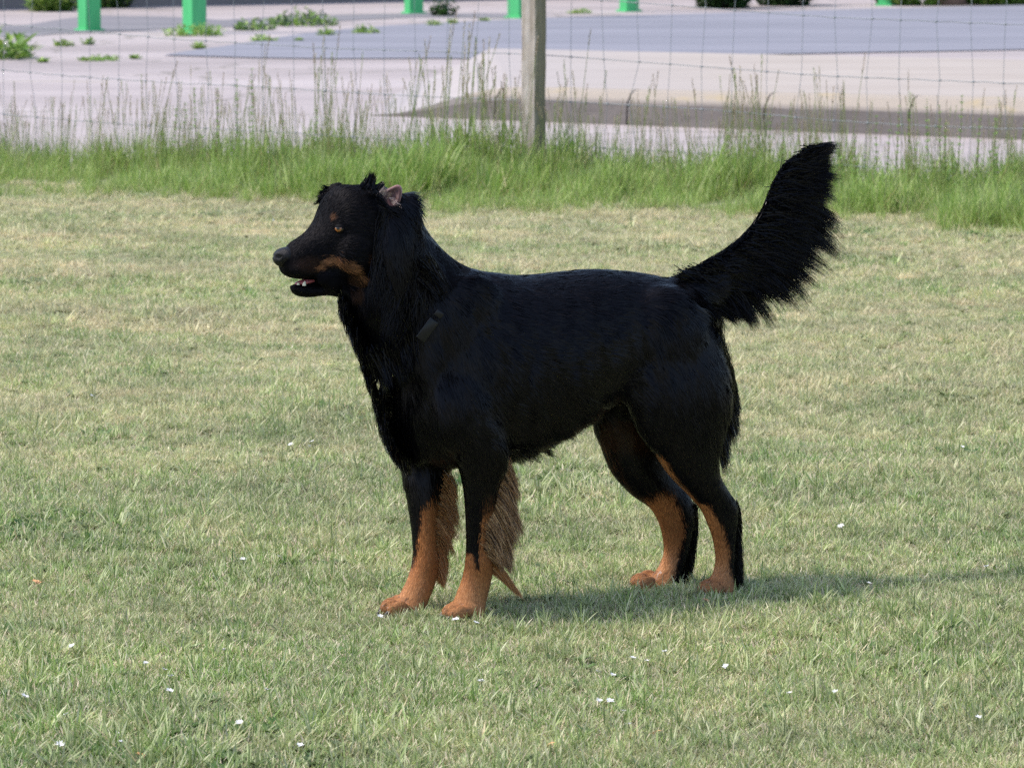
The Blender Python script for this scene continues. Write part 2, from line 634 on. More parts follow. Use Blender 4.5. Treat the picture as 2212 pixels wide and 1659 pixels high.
def leaf_faces(V, F, C, p, d, nrm, ln, wd_, c):
    d = d.normalized()
    s = d.cross(nrm)
    if s.length < 1e-4: s = Vector((1, 0, 0))
    s.normalize()
    up = s.cross(d)
    k = len(V)
    V += [p, p + d * ln * .45 + s * wd_ / 2 + up * ln * .06, p + d * ln * .45 - s * wd_ / 2 + up * ln * .06, p + d * ln - up * ln * .05, p + d * ln * .5]
    C += [c] * 5
    F += [(k, k + 4, k + 1), (k, k + 2, k + 4), (k + 4, k + 3, k + 1), (k + 4, k + 2, k + 3)]


def tuft_mesh(name, V, F, C, mat):
    me = mesh_from(name, V, F)
    set_col(me, np.array([tuple(c) for c in C]))
    me.materials.append(mat)
    return me


def tuft_collection(name, meshes):
    col = bpy.data.collections.new(name)
    for i, me in enumerate(meshes):
        o = bpy.data.objects.new('%s_source' % name, me)
        col.objects.link(o)
    return col


def scatter(name, pts, rots, scales, idx, col, mat):
    me = bpy.data.meshes.new(name)
    me.vertices.add(len(pts))
    me.vertices.foreach_set('co', np.ascontiguousarray(pts, dtype=np.float32).ravel())
    for nm, typ, arr, key in (('rot', 'FLOAT_VECTOR', rots, 'vector'), ('scl', 'FLOAT_VECTOR', scales, 'vector'), ('idx', 'INT', idx, 'value')):
        a = me.attributes.new(nm, typ, 'POINT')
        a.data.foreach_set(key, np.ascontiguousarray(arr, dtype=np.int32 if typ == 'INT' else np.float32).ravel())
    me.materials.append(mat)
    o = bpy.data.objects.new(name, me)
    COL.objects.link(o)
    ng = bpy.data.node_groups.new(name + '_scatter', 'GeometryNodeTree')
    ng.interface.new_socket('Geometry', in_out='INPUT', socket_type='NodeSocketGeometry')
    ng.interface.new_socket('Geometry', in_out='OUTPUT', socket_type='NodeSocketGeometry')
    gi, go = ng.nodes.new('NodeGroupInput'), ng.nodes.new('NodeGroupOutput')
    mp = ng.nodes.new('GeometryNodeMeshToPoints')
    ci = ng.nodes.new('GeometryNodeCollectionInfo')
    ci.inputs['Collection'].default_value = col
    ci.inputs['Separate Children'].default_value = True
    ci.inputs['Reset Children'].default_value = True
    ip = ng.nodes.new('GeometryNodeInstanceOnPoints')
    ip.inputs['Pick Instance'].default_value = True

    def attr(nm, typ):
        n = ng.nodes.new('GeometryNodeInputNamedAttribute')
        n.data_type = typ
        n.inputs['Name'].default_value = nm
        return n.outputs['Attribute']
    L = ng.links.new
    L(gi.outputs[0], mp.inputs['Mesh'])
    L(mp.outputs[0], ip.inputs['Points'])
    L(ci.outputs[0], ip.inputs['Instance'])
    L(attr('idx', 'INT'), ip.inputs['Instance Index'])
    L(attr('rot', 'FLOAT_VECTOR'), ip.inputs['Rotation'])
    L(attr('scl', 'FLOAT_VECTOR'), ip.inputs['Scale'])
    L(ip.outputs[0], go.inputs[0])
    md = o.modifiers.new('scatter', 'NODES')
    md.node_group = ng
    return o


# ------------------------------------------------------------------ lawn grass
GREENS = [(0.21, 0.34, 0.08), (0.29, 0.42, 0.125), (0.43, 0.51, 0.23), (0.14, 0.26, 0.045), (0.57, 0.60, 0.36), (0.39, 0.48, 0.19)]
tufts = []
for k in range(14):
    V, F, C = blade_arrays(24, 0.018, 0.012, 0.034, 0.0021, 0.95, 0.9, GREENS, dead=0.36, deadcol=(0.74, 0.635, 0.47))
    tufts.append(tuft_mesh('lawn_tuft', V, F, C, M_LAWN_BLADE))
for k in range(3):                                    # taller sprigs
    V, F, C = blade_arrays(14, 0.016, 0.025, 0.06, 0.0026, 0.8, 1.0, GREENS, dead=0.2)
    tufts.append(tuft_mesh('lawn_sprig', V, F, C, M_LAWN_BLADE))
for k in range(2):                                    # broad leaved lawn weeds
    V, F, C = [], [], []
    for q in range(9):
        a = random.uniform(0, 6.28)
        leaf_faces(V, F, C, Vector((0, 0, 0.004)), Vector((math.cos(a), math.sin(a), random.uniform(.3, .8))), Vector((0, 0, 1)),
                   random.uniform(.016, .03), random.uniform(.008, .013), Vector((0.07, 0.17, 0.035)) * random.uniform(.8, 1.2))
    tufts.append(tuft_mesh('lawn_clover', V, F, C, M_LAWN_BLADE))
lawn_col = tuft_collection('lawn_tufts', tufts)

pts = []
# depth distribution: density falls with distance
for d0, d1, dens in ((5.3, 6.5, 5200), (6.5, 8.2, 4600), (8.2, 10.5, 3000), (10.5, 13.5, 1900), (13.5, 19.5, 1150)):
    xw = 0.145 * d1 + 2.4
    n = int((d1 - d0) * 2 * xw * dens)
    P = np.zeros((n, 3))
    P[:, 0] = rng.uniform(-xw, xw, n)
    P[:, 1] = rng.uniform(d0, d1, n)
    wide = np.abs(P[:, 0]) - (0.145 * P[:, 1] + 0.35)                # thinner where only a side step would look
    keep = (wide < 0) | ((wide < 2.0) & (rng.random(n) < 0.55))
    off = (P - F0) @ fnor
    keep &= off > 1.1 + 0.15 * np.sin(3 * P[:, 0])
    pts.append(P[keep])
pts = np.concatenate(pts)
n = len(pts)
pts[:, 2] = 0.005
rots = np.zeros((n, 3))
rots[:, 2] = rng.uniform(0, 6.283, n)
rots[:, 0] = rng.normal(0, 0.12, n)
# size patches
ph = np.sin(pts[:, 0] * 2.3 + 1.3 * np.sin(pts[:, 1] * 1.7)) * np.sin(pts[:, 1] * 3.1 + pts[:, 0] * 1.1)
sc = (0.95 + 0.22 * ph + rng.normal(0, 0.14, n)).clip(0.5, 1.6)
far = 1 + 0.35 * ((pts[:, 1] - 8) / 10).clip(0, 1)
tramp = np.ones(n)
for q in ((1005, 1338), (868, 1328), (1556, 1287), (1412, 1273)):
    gq = ground(*q)
    tramp = np.minimum(tramp, 0.45 + 0.55 * np.clip((np.hypot(pts[:, 0] - gq[0], pts[:, 1] - gq[1]) - 0.025) / 0.04, 0, 1))
scl = np.stack([sc * far, sc * far, sc * tramp * rng.uniform(0.6, 1.05, n)], -1)
idx = rng.integers(0, 14, n)
u = rng.random(n)
idx = np.where(u < 0.075, rng.integers(14, 17, n), idx)
idx = np.where((u > 0.985) | ((ph > 0.70) & (u > 0.78)), rng.integers(17, 19, n), idx)
lg = scatter('lawn_grass', pts, rots, scl, idx, lawn_col, M_LAWN_BLADE)
tag(lg, 'short pale green and straw coloured mown lawn grass', 'grass', kind='stuff')

# ------------------------------------------------------------------ tall grass along the fence
TALLC = [(0.27, 0.40, 0.085), (0.33, 0.45, 0.12), (0.40, 0.49, 0.17), (0.22, 0.35, 0.07), (0.46, 0.50, 0.21)]
tall = []
for k in range(8):                                   # dense leafy base
    V, F, C = blade_arrays(30, 0.07, 0.10, 0.27, 0.0055, 0.5, 0.8, TALLC, dead=0.10, deadcol=(0.44, 0.38, 0.19))
    tall.append(tuft_mesh('tall_tuft', V, F, C, M_TALL_BLADE))
for k in range(6):                                   # flowering stems with seed heads
    V, F, C = blade_arrays(8, 0.05, 0.14, 0.30, 0.005, 0.4, 0.6, TALLC, dead=0.1)
    for q in range(4):
        a, r = random.uniform(0, 6.28), 0.05 * random.random()
        b = Vector((r * math.cos(a), r * math.sin(a), 0))
        ln = random.uniform(0.30, 0.52)
        d = Vector((random.uniform(-.16, .16), random.uniform(-.16, .16), 1)).normalized()
        c = Vector(random.choice([(0.30, 0.36, 0.13), (0.38, 0.36, 0.17), (0.26, 0.34, 0.10)]))
        k0 = len(V)
        s = Vector((0.0016, 0, 0))
        s2 = Vector((0, 0.0016, 0))
        for ss_ in (s, s2):
            k0 = len(V)
            V += [b - ss_, b + ss_, b + d * ln + ss_ * .6, b + d * ln - ss_ * .6]
            C += [c] * 4
            F.append((k0, k0 + 1, k0 + 2, k0 + 3))
        hc = Vector(random.choice([(0.30, 0.24, 0.16), (0.36, 0.32, 0.18), (0.26, 0.33, 0.11)]))
        hl = random.uniform(0.05, 0.10)
        for z in np.arange(0, hl, 0.006):
            for q2 in range(2):
                a = random.uniform(0, 6.28)
                dd = Vector((math.cos(a), math.sin(a), 1.8))
                leaf_faces(V, F, C, b + d * (ln - hl * .2 + z), dd, Vector((0, 0, 1)), random.uniform(.008, .014), .004, hc * random.uniform(.8, 1.2))
    tall.append(tuft_mesh('seeding_tuft', V, F, C, M_TALL_BLADE))
for k in range(3):                                   # dry straw
    V, F, C = blade_arrays(22, 0.08, 0.06, 0.22, 0.0035, 1.3, 0.6, [(0.66, 0.58, 0.36), (0.52, 0.49, 0.25), (0.42, 0.46, 0.19)], dead=0.5, deadcol=(0.70, 0.62, 0.40))
    tall.append(tuft_mesh('straw_tuft', V, F, C, M_TALL_BLADE))
tall_col = tuft_collection('tall_tufts', tall)
P, IDX, SC = [], [], []
for q in range(13700):
    t = rng.uniform(-7.0, 7.0)
    wv = 0.10 * math.sin(2.3 * t + 0.6) + 0.07 * math.sin(5.1 * t)
    o = rng.uniform(-0.30, 2.15)
    front = 1.85 + wv * 1.8
    if o > front: continue
    clump = min(1.0, max(0.0, 0.5 + 0.42 * math.sin(1.9 * t + 2.2) * math.sin(3.7 * t + 0.4 + 2.0 * o) + 0.38 * math.sin(8.3 * t + 3.1 * o) * math.sin(5.2 * t - 4 * o + 1)))
    # sparse strip just behind the dog's head, thick on both ends
    g = min(1, max(0.25, 0.62 + 0.5 * math.sin(0.95 * t + 1.2 + 0.3))) if t < 0 else min(1, 0.55 + 0.16 * min(t, 3))
    if rng.random() > 0.22 + 0.78 * clump * g: continue
    edge_f = max(0.0, (o - (front - 0.42)) / 0.42)
    back = min(1.0, max(0.0, (1.5 - o) / 1.2))
    s = 0.86 * (0.34 + 0.95 * clump * g) * (1 - 0.50 * edge_f) * (0.72 + 0.42 * back + (0.25 * back if t < -1.0 or abs(t) < .5 else 0)) * rng.uniform(0.7, 1.25)
    u = rng.random()
    if edge_f > 0.55 and u < 0.55: k = rng.integers(14, 17)
    elif o < 0.75 and u < 0.30: k = rng.integers(8, 14)
    elif u > 0.95: k = rng.integers(14, 17)
    else: k = rng.integers(0, 8)
    q3 = lf(t, o)
    P.append((q3[0], q3[1], 0.004))
    IDX.append(k)
    SC.append((s * 1.05, s * 1.05, s * rng.uniform(0.85, 1.15)))
for q in range(365):                                  # sparse stems in the grass beside the wires
    t = rng.uniform(-7.0, 7.0)
    o = rng.uniform(-0.25, 0.6)
    left = 1.0 if t < -1.2 else 0.55
    if rng.random() > left: continue
    s = rng.uniform(0.45, 1.05) * (1.0 if t < -1.2 else 0.68)
    q3 = lf(t, o)
    P.append((q3[0], q3[1], 0.004))
    IDX.append(rng.integers(8, 14))
    SC.append((s, s, s))
n = len(P)
rots = np.zeros((n, 3))
rots[:, 2] = rng.uniform(0, 6.283, n)
rots[:, 0] = rng.normal(0, 0.08, n)
tg = scatter('tall_grass', np.array(P), rots, np.array(SC), np.array(IDX), tall_col, M_TALL_BLADE)
tag(tg, 'unmown tall green grass with seed heads along the wire fence', 'grass', kind='stuff')


# ------------------------------------------------------------------ leafy weeds standing in the strip
def leafy_weed(x, y_top, off, lab, grp, seed):
    """stem with whorls of leaves; foot in the strip, top reaching the given height"""
    r_ = random.Random(seed)
    p0 = F0 + fnor * off
    top = on_plane(x * SRC, y_top * SRC, p0, fnor)
    h = max(0.12, top[2])
    e = empty('leafy_weed', (top[0], top[1], 0))
    tag(e, lab, 'weed', grp)
    bm_V, bm_F = [], []
    npt, k = 7, 5
    path = []
    lx, ly = r_.uniform(-.03, .03), r_.uniform(-.03, .03)
    for i in range(npt):
        f = i / (npt - 1)
        path.append(Vector((lx * (1 - f) ** 2, ly * (1 - f) ** 2, h * f)))
    for i, pp in enumerate(path):
        rr = 0.003 * (1 - 0.6 * i / npt)
        for j in range(k):
            a = 2 * math.pi * j / k
            bm_V.append(pp + Vector((rr * math.cos(a), rr * math.sin(a), 0)))
    for i in range(npt - 1):
        for j in range(k):
            bm_F.append((i * k + j, i * k + (j + 1) % k, (i + 1) * k + (j + 1) % k, (i + 1) * k + j))
    o = obj('stem', mesh_from('weed_stem', bm_V, bm_F), M_STEM)
    o.parent = e
    nwh = int(h / 0.035)
    V, F, C = [], [], []
    for i in range(nwh):
        f = 0.12 + 0.9 * (i + 0.5) / nwh
        z = h * min(f, 1.0)
        pp = Vector((lx * (1 - f) ** 2 if f < 1 else 0, ly * (1 - f) ** 2 if f < 1 else 0, z))
        a0 = r_.uniform(0, 6.28)
        big = 1.15 - 0.65 * f
        for q in range(r_.choice((3, 4, 5))):
            a = a0 + q * 6.28 / 4 + r_.uniform(-.3, .3)
            d = Vector((math.cos(a), math.sin(a), r_.uniform(0.1, 1.0)))
            leaf_faces(V, F, C, pp, d, Vector((0, 0, 1)), r_.uniform(.022, .042) * big, r_.uniform(.011, .019) * big,
                       Vector((0.21, 0.36, 0.08)) * r_.uniform(.75, 1.3))
    o = obj('foliage', tuft_mesh('weed_foliage', V, F, C, M_LEAF), M_LEAF)
    o.parent = e


wl_ = 'slim leafy green weed rising above the tall grass behind the dog\'s tail'
for i, (x, y, o) in enumerate([(1742, 262, .05), (1788, 268, .1), (1820, 270, .2), (1855, 300, .3), (1950, 330, .4), (1985, 310, .3), (2035, 268, .1), (2065, 300, .2),
                               (2088, 245, .05), (2112, 262, .2), (2152, 248, .1), (2182, 245, .15), (2196, 285, .3), (2234, 222, .05), (2274, 275, .2),
                               (2312, 275, .1), (2350, 320, .3), (2010, 350, .5), (2130, 330, .5), (2210, 330, .45), (2300, 350, .4)]):
    leafy_weed(x, y, o, wl_, 'leafy weeds at the fence behind the tail', 100 + i)
wl2 = 'thin weed stalk with small leaves in the strip before the open yard'
for i, (x, y, o) in enumerate([(408, 252, .1), (430, 240, .05), (452, 205, 0), (505, 205, .05), (550, 185, .0), (585, 160, .05), (657, 280, .2), (735, 255, .1),
                               (580, 250, .3), (470, 300, .4), (1330, 300, .1), (1300, 310, .3), (1530, 330, .1), (1550, 350, .3), (1600, 330, .2), (1668, 320, .2), (1690, 300, .1)]):
    leafy_weed(x, y, o, wl2, 'thin weed stalks along the fence', 200 + i)


# ------------------------------------------------------------------ wire fence
def tube(path, r, k=5, cap=True):
    V, F = [], []
    path = [Vector(p) for p in path]
    n = len(path)
    for i, p in enumerate(path):
        d = (path[min(i + 1, n - 1)] - path[max(i - 1, 0)]).normalized()
        a = d.cross(Vector((0, 0, 1)))
        if a.length < 0.1: a = d.cross(Vector((1, 0, 0)))
        a.normalize()
        b = d.cross(a)
        rr = r[i] if isinstance(r, (list, tuple)) else r
        for j in range(k):
            t = 2 * math.pi * j / k
            V.append(p + (a * math.cos(t) + b * math.sin(t)) * rr)
    for i in range(n - 1):
        for j in range(k):
            F.append((i * k + j, i * k + (j + 1) % k, (i + 1) * k + (j + 1) % k, (i + 1) * k + j))
    if cap:
        F.append(tuple(reversed(range(k))))
        F.append(tuple(range((n - 1) * k, n * k)))
    return V, F


fence = empty('wire_fence', tuple(F0))
tag(fence, 'galvanised wire mesh fence on a weathered wooden post', 'fence')
rowA = np.array([(-4000, -90), (-900, 0), (0, 58), (400, 93), (780, 115), (1190, 127), (1264, 130), (1560, 152), (1900, 178), (2300, 194), (3300, 235), (6000, 330)], float)


def row_z(t, row):
    """height of a wire row at fence position t"""
    q = lf(t)
    xp = project(np.array([q]))[0][0] / SRC
    yA = np.interp(xp, rowA[:, 0], rowA[:, 1])
    off = {'top': -262, 'Z': -137, 'A': 0, 'B': 103, 'C': 206, 'D': 290}[row]
    sag = 4 * math.sin(xp * 0.006 + len(row)) if row in 'BC' else 0
    pt = on_plane(xp * SRC, (yA + off + sag) * SRC, F0, fnor)
    return max(0.02, pt[2])


ts = np.arange(-6.7, 6.75, 0.168)
for row in ('top', 'Z', 'A', 'B', 'C', 'D'):
    path = []
    for t in np.arange(-6.8, 6.81, 0.084):
        q = lf(t, -0.055)
        path.append((q[0], q[1], row_z(t, row) + 0.003 * math.sin(t * 37)))
    V, F = tube(path, 0.0019 if row != 'top' else 0.0024)
    obj('horizontal_wire', mesh_from('horizontal_wire', V, F), M_WIRE, fence)
for t in ts:
    path, kn_ = [], []
    for row in ('D', 'C', 'B', 'A', 'Z', 'top'):
        z = row_z(t, row)
        tj = t + rng.normal(0, 0.010)
        q = lf(tj, -0.052)
        path.append((q[0], q[1], z))
    V, F = tube(path, 0.0013)
    for pz in path[1:]:                               # wrapped knots where wires cross
        v2, f2 = tube([(pz[0] - fdir[0] * .007, pz[1] - fdir[1] * .007, pz[2]), (pz[0] + fdir[0] * .007, pz[1] + fdir[1] * .007, pz[2])], 0.0042)
        k0 = len(V)
        V += v2
        F += [tuple(i + k0 for i in f) for f in f2]
    obj('vertical_wire', mesh_from('vertical_wire', V, F), M_WIRE, fence)


def wood_post(t, h, lean, seed):
    r_ = random.Random(seed)
    th = math.radians(34.6)
    V, F = [], []
    nz = 22
    sec = []
    sd = 0.0935 / 2
    for cx_, cy_ in ((-1, -1), (1, -1), (1, 1), (-1, 1)):
        for a in (0, 1, 2):
            sec.append((cx_, cy_, a))
    ring = []
    bev = 0.18
    base = [(-1 + bev, -1), (1 - bev, -1), (1, -1 + bev), (1, 1 - bev), (1 - bev, 1), (-1 + bev, 1), (-1, 1 - bev), (-1, -1 + bev)]
    for i in range(nz + 1):
        z = -0.15 + (h + 0.15) * i / nz
        g = 1.0 + 0.012 * math.sin(z * 6 + seed)
        for j, (bx_, by_) in enumerate(base):
            jx = r_.uniform(-.0018, .0018)
            x = bx_ * sd * g + jx
            y = by_ * sd * g + r_.uniform(-.0018, .0018)
            X = x * math.cos(-th) - y * math.sin(-th) + lean * z
            Y = x * math.sin(-th) + y * math.cos(-th)
            V.append((X, Y, z))
    for i in range(nz):
        for j in range(8):
            F.append((i * 8 + j, i * 8 + (j + 1) % 8, (i + 1) * 8 + (j + 1) % 8, (i + 1) * 8 + j))
    F.append(tuple(range(nz * 8, nz * 8 + 8)))
    me = mesh_from('fence_post', V, F, False)
    q = lf(t)
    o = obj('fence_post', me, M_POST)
    o.parent = fence
    o.location = Vector(q) - fence.location
    o.location.z = 0


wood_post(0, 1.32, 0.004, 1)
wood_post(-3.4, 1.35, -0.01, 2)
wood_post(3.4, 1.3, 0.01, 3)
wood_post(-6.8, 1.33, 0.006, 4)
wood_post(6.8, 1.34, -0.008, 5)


# ------------------------------------------------------------------ weeds and shrubs in the yard
def weed_clump(name, g, rx, ry, h, n, lab, cat, grp, seed, cols, leaf=0.05):
    r_ = random.Random(seed)
    e = empty(name, (g[0], g[1], 0))
    tag(e, lab, cat, grp)
    V, F, C = [], [], []
    for i in range(n):
        a = r_.uniform(0, 6.28)
        q = math.sqrt(r_.random())
        b = Vector((rx * q * math.cos(a), ry * q * math.sin(a), 0.0))
        hh = h * (1 - 0.75 * q * q) * r_.uniform(.4, 1.1)
        d = Vector((math.cos(a) * q * .7 + r_.uniform(-.4, .4), math.sin(a) * q * .7 + r_.uniform(-.4, .4), 1.0))
        c = Vector(r_.choice(cols)) * r_.uniform(.75, 1.25)
        L = leaf * r_.uniform(.6, 1.3)
        for z in np.arange(0.0, hh, max(0.02, leaf * .6)):
            aa = r_.uniform(0, 6.28)
            leaf_faces(V, F, C, b + d.normalized() * z, Vector((math.cos(aa), math.sin(aa), r_.uniform(.2, 1.2))), Vector((0, 0, 1)), L, L * .45, c * r_.uniform(.85, 1.15))
    o = obj('foliage', tuft_mesh('clump_foliage', V, F, C, M_LEAF))
    o.parent = e
    return e


YG = [(0.19, 0.33, 0.055), (0.15, 0.28, 0.05), (0.27, 0.38, 0.08)]
DG = [(0.035, 0.085, 0.025), (0.05, 0.11, 0.03), (0.025, 0.06, 0.02)]
lab_t = 'low green weed tuft growing from a crack in the yard'
grp_t = 'weed tufts in the yard'
for i, (x, y, wpx, hpx) in enumerate([(150, 108, 44, 10), (205, 105, 22, 12), (228, 142, 95, 6), (610, 97, 60, 7), (692, 97, 16, 4), (757, 84, 38, 12), (848, 79, 66, 13),
                                      (1008, 61, 34, 10), (1050, 57, 24, 9), (1125, 51, 18, 5), (315, 138, 18, 4), (100, 146, 20, 4), (462, 114, 26, 9), (1345, 32, 60, 6), (1405, 165, 50, 4)]):
    g = gsrc(x, y)
    d = g[1]
    s = d / 8526
    weed_clump('weed_tuft', g, wpx * s / 2, wpx * s / 2 * 1.2, hpx * s * 1.5, int(26 + wpx), lab_t, 'weed', grp_t, 300 + i, YG, 0.06)
weed_clump('weed_clump', gsrc(455, 84), 0.32, 0.28, 0.16, 130, 'bright weed patch hugging the foot of a green post', 'weed', None, 351, YG, 0.07)
weed_clump('weed_clump', gsrc(-4, 136), 0.32, 0.5, 0.27, 170, 'big bright leafy weed clump at the edge of the yard', 'weed', None, 352, YG, 0.12)
weed_clump('weed_clump', gsrc(590, 70), 0.24, 0.5, 0.12, 110, 'dark green weed patch with flat top on the strip beyond the wires', 'weed', None, 353, DG + YG, 0.08)
weed_clump('weed_clump', gsrc(700, 60), 0.40, 0.6, 0.20, 190, 'widest dark green weed patch with thin wispy stems', 'weed', None, 354, DG + YG, 0.08)
weed_clump('small_bush', gsrc(1030, 38), 0.14, 0.14, 0.26, 90, 'small dark green pointed bush beside a green post', 'bush', None, 355, DG, 0.09)
weed_clump('wall_bush', gsrc(118, 27), 0.30, 0.3, 0.6, 160, 'bright leafy bush at the foot of the brown wall', 'bush', None, 356, YG, 0.13)
weed_clump('wall_bush', gsrc(262, 19), 0.22, 0.3, 0.9, 110, 'darker bush behind the green post against the brown wall', 'bush', None, 357, DG + YG, 0.13)
for i, (x, y) in enumerate([(2120, 13), (2290, 12), (2345, 10), (2255, 8)]):
    weed_clump('verge_bush', gsrc(x, y), 0.5, 0.4, 0.9, 170, 'pale green bush on the far verge beside the brown stump', 'bush', 'pale bushes on the far verge', 360 + i, YG, 0.13)
for i, (x, y, lab) in enumerate([(1681, 20, 'dark leafy potted shrub next to a green post'), (1822, 14, 'darker squat potted shrub between two other yard plants')]):
    g = gsrc(x, y)
    e = weed_clump('potted_shrub', g, 0.34, 0.34, 1.1, 260, lab, 'shrub', None, 380 + i, DG + [(0.07, 0.16, 0.04)], 0.13)
    V, F = tube([(0, 0, 0), (0, 0, .02), (0, 0, .28), (0, 0, .30), (0, 0, .26)], [0.16, 0.17, 0.21, 0.215, 0.18], 14)
    o = obj('pot', mesh_from('plant_pot', V, F), M_POT)
    o.parent = e
g = gsrc(2200, 13)
V, F = tube([(0, 0, -.05), (0, 0, .1), (0.02, 0, .5), (0.0, 0.03, 1.1), (0.03, 0, 1.6)], [0.30, 0.26, 0.22, 0.21, 0.2], 12)
tag(obj('tree_stump', mesh_from('tree_stump', V, F), M_BARK, None, (g[0], g[1], 0)), 'thick brown tree stump on the far verge', 'stump')

# ------------------------------------------------------------------ little flowers in the lawn
def flower_mesh(kind, seed):
    r_ = random.Random(seed)
    V, F, C = [], [], []
    n = 9
    for i in range(n):
        a = 2 * math.pi * i / n + r_.uniform(-.1, .1)
        leaf_faces(V, F, C, Vector((0, 0, 0.030)), Vector((math.cos(a), math.sin(a), r_.uniform(.25, .8))), Vector((0, 0, 1)), 0.0065, 0.0042, Vector((1, 1, 1)))
    return mesh_from('flower_petals', V, F)


pet = [flower_mesh(0, s) for s in range(4)]
stemV, stemF = tube([(0.002, 0, 0), (0.001, 0, .015), (0, 0, .030)], 0.0007, 4)
stem_me = mesh_from('flower_stem', stemV, stemF)
stem_me.materials.append(M_STEM)
for me in pet: me.materials.append(M_PETAL)
for x, y in [(185, 1533), (523, 1556), (337, 1575), (366, 1591), (397, 1618), (384, 1651), (37, 1667), (172, 1698), (604, 1643), (257, 1738), (275, 1759), (562, 1724),
             (134, 1778), (688, 1061), (710, 1067), (824, 1073), (732, 1057), (203, 935), (565, 1332), (635, 1330), (382, 1087), (871, 1465), (1381, 1601), (1415, 1604),
             (1548, 1551), (1693, 1581), (1106, 1615), (1120, 1637), (1378, 1666), (1417, 1673), (1446, 1693), (1458, 1727), (1841, 1651), (1463, 1568), (1503, 1568),
             (1007, 1393), (1139, 1390), (2007, 1391), (2298, 1351), (1090, 1484), (1062, 1480), (715, 731), (629, 522), (1945, 1640), (2270, 1705), (2230, 1060), (1965, 1255), (700, 1770)]:
    g = gsrc(x, y + 8)
    e = empty('lawn_flower', (g[0], g[1], 0.004))
    e.rotation_euler = (random.uniform(-.4, .4), random.uniform(-.4, .4), random.uniform(0, 6))
    s = random.uniform(0.9, 1.4)
    e.scale = (s, s, s)
    tag(e, 'tiny white flower poking out of the mown lawn', 'flower', 'tiny white lawn flowers')
    for nm, me in (('petals', random.choice(pet)), ('stem', stem_me)):
        o = bpy.data.objects.new(nm, me)
        COL.objects.link(o)
        o.parent = e
V, F, C = [], [], []
for i in range(3):
    a = i * 0.7
    leaf_faces(V, F, C, Vector((0, 0, 0.022 + .002 * i)), Vector((math.cos(a), math.sin(a), .35)), Vector((0, 0, 1)), 0.016, 0.011, Vector((1, 1, 1)))
dl = mesh_from('dry_leaf', V, F)
dl.materials.append(M_ORANGE)
for x, y in [(1518, 1735), (1270, 1765), (1646, 1424), (84, 1382), (330, 1790)]:
    g = gsrc(x, y)
    o = bpy.data.objects.new('dry_leaf', dl)
    COL.objects.link(o)
    o.location = (g[0], g[1], 0)
    o.rotation_euler.z = random.uniform(0, 6)
    tag(o, 'small curled orange dry leaf lying on the lawn', 'leaf', 'orange dry leaves on the lawn')
# ================================================================== THE DOG
fm = (ground(1010, 1338) + ground(870, 1328)) / 2
hm = (ground(1560, 1287) + ground(1410, 1273)) / 2
dfw = fm - hm
dfw[2] = 0
dfw /= np.linalg.norm(dfw)                            # heading
dlat = np.array([-dfw[1], dfw[0], 0])                 # the dog's left, the side we see
if dlat[1] > 0: dlat = -dlat
CPS, SPS = abs(dfw[0]), abs(dfw[1])


def DP(x, y, s=0.0):
    return on_plane(x, y, fm + dlat * s, dlat)


def catmull(A, n):
    A = np.asarray(A, float)
    out = []
    N = len(A)
    for i in range(N - 1):
        p0, p1, p2, p3 = A[max(i - 1, 0)], A[i], A[i + 1], A[min(i + 2, N - 1)]
        for k in range(n):
            t = k / n
            out.append(0.5 * ((2 * p1) + (-p0 + p2) * t + (2 * p0 - 5 * p1 + 4 * p2 - p3) * t * t + (-p0 + 3 * p1 - 3 * p2 + p3) * t ** 3))
    out.append(A[-1])
    return np.array(out)


BV, BF = [], []


def add_part(V, F):
    k = len(BV)
    BV.extend([tuple(v) for v in V])
    BF.extend([tuple(i + k for i in f) for f in F])


def loft(stations, leg=False, k=20, sub=4, expo=2.0, ground_z=None):
    """stations: (ax, ay, bx, by, s, halfwidth)"""
    rows = []
    for ax, ay, bx, by, s, w in stations:
        A, B = DP(ax, ay, s), DP(bx, by, s)
        c, h = (A + B) / 2, (A - B) / 2
        if leg:
            hh = h @ dfw
            vv = h[2]
            px = abs(hh) * CPS
            q = math.sqrt(max(px * px - (w * SPS) ** 2, (0.55 * px) ** 2)) / CPS
            h = dfw * math.copysign(q, hh) + np.array([0, 0, vv])
        rows.append(np.concatenate([c, h, [w]]))
    rows = catmull(rows, sub)
    V, F = [], []
    for r in rows:
        c, h, w = r[:3], r[3:6], r[6]
        for j in range(k):
            t = 2 * math.pi * j / k
            ct, st = math.cos(t), math.sin(t)
            ct = math.copysign(abs(ct) ** (2 / expo), ct)
            st = math.copysign(abs(st) ** (2 / expo), st)
            p = c + h * ct + dlat * w * st
            if ground_z is not None and p[2] < ground_z: p[2] = ground_z
            V.append(p)
    n = len(rows)
    for i in range(n - 1):
        for j in range(k):
            F.append((i * k + j, i * k + (j + 1) % k, (i + 1) * k + (j + 1) % k, (i + 1) * k + j))
    F.append(tuple(reversed(range(k))))
    F.append(tuple(range((n - 1) * k, n * k)))
    add_part(V, F)
    return rows


def ellip(c, axes, nu=14, nv=10):
    """axes: three vectors"""
    V, F = [], []
    c = np.asarray(c)
    for i in range(nv + 1):
        ph = math.pi * i / nv
        for j in range(nu):
            t = 2 * math.pi * j / nu
            V.append(c + axes[0] * math.sin(ph) * math.cos(t) + axes[1] * math.sin(ph) * math.sin(t) + axes[2] * math.cos(ph))
    for i in range(nv):
        for j in range(nu):
            F.append((i * nu + j, (i + 1) * nu + j, (i + 1) * nu + (j + 1) % nu, i * nu + (j + 1) % nu))
    return V, F


Z3 = np.array([0, 0, 1.0])


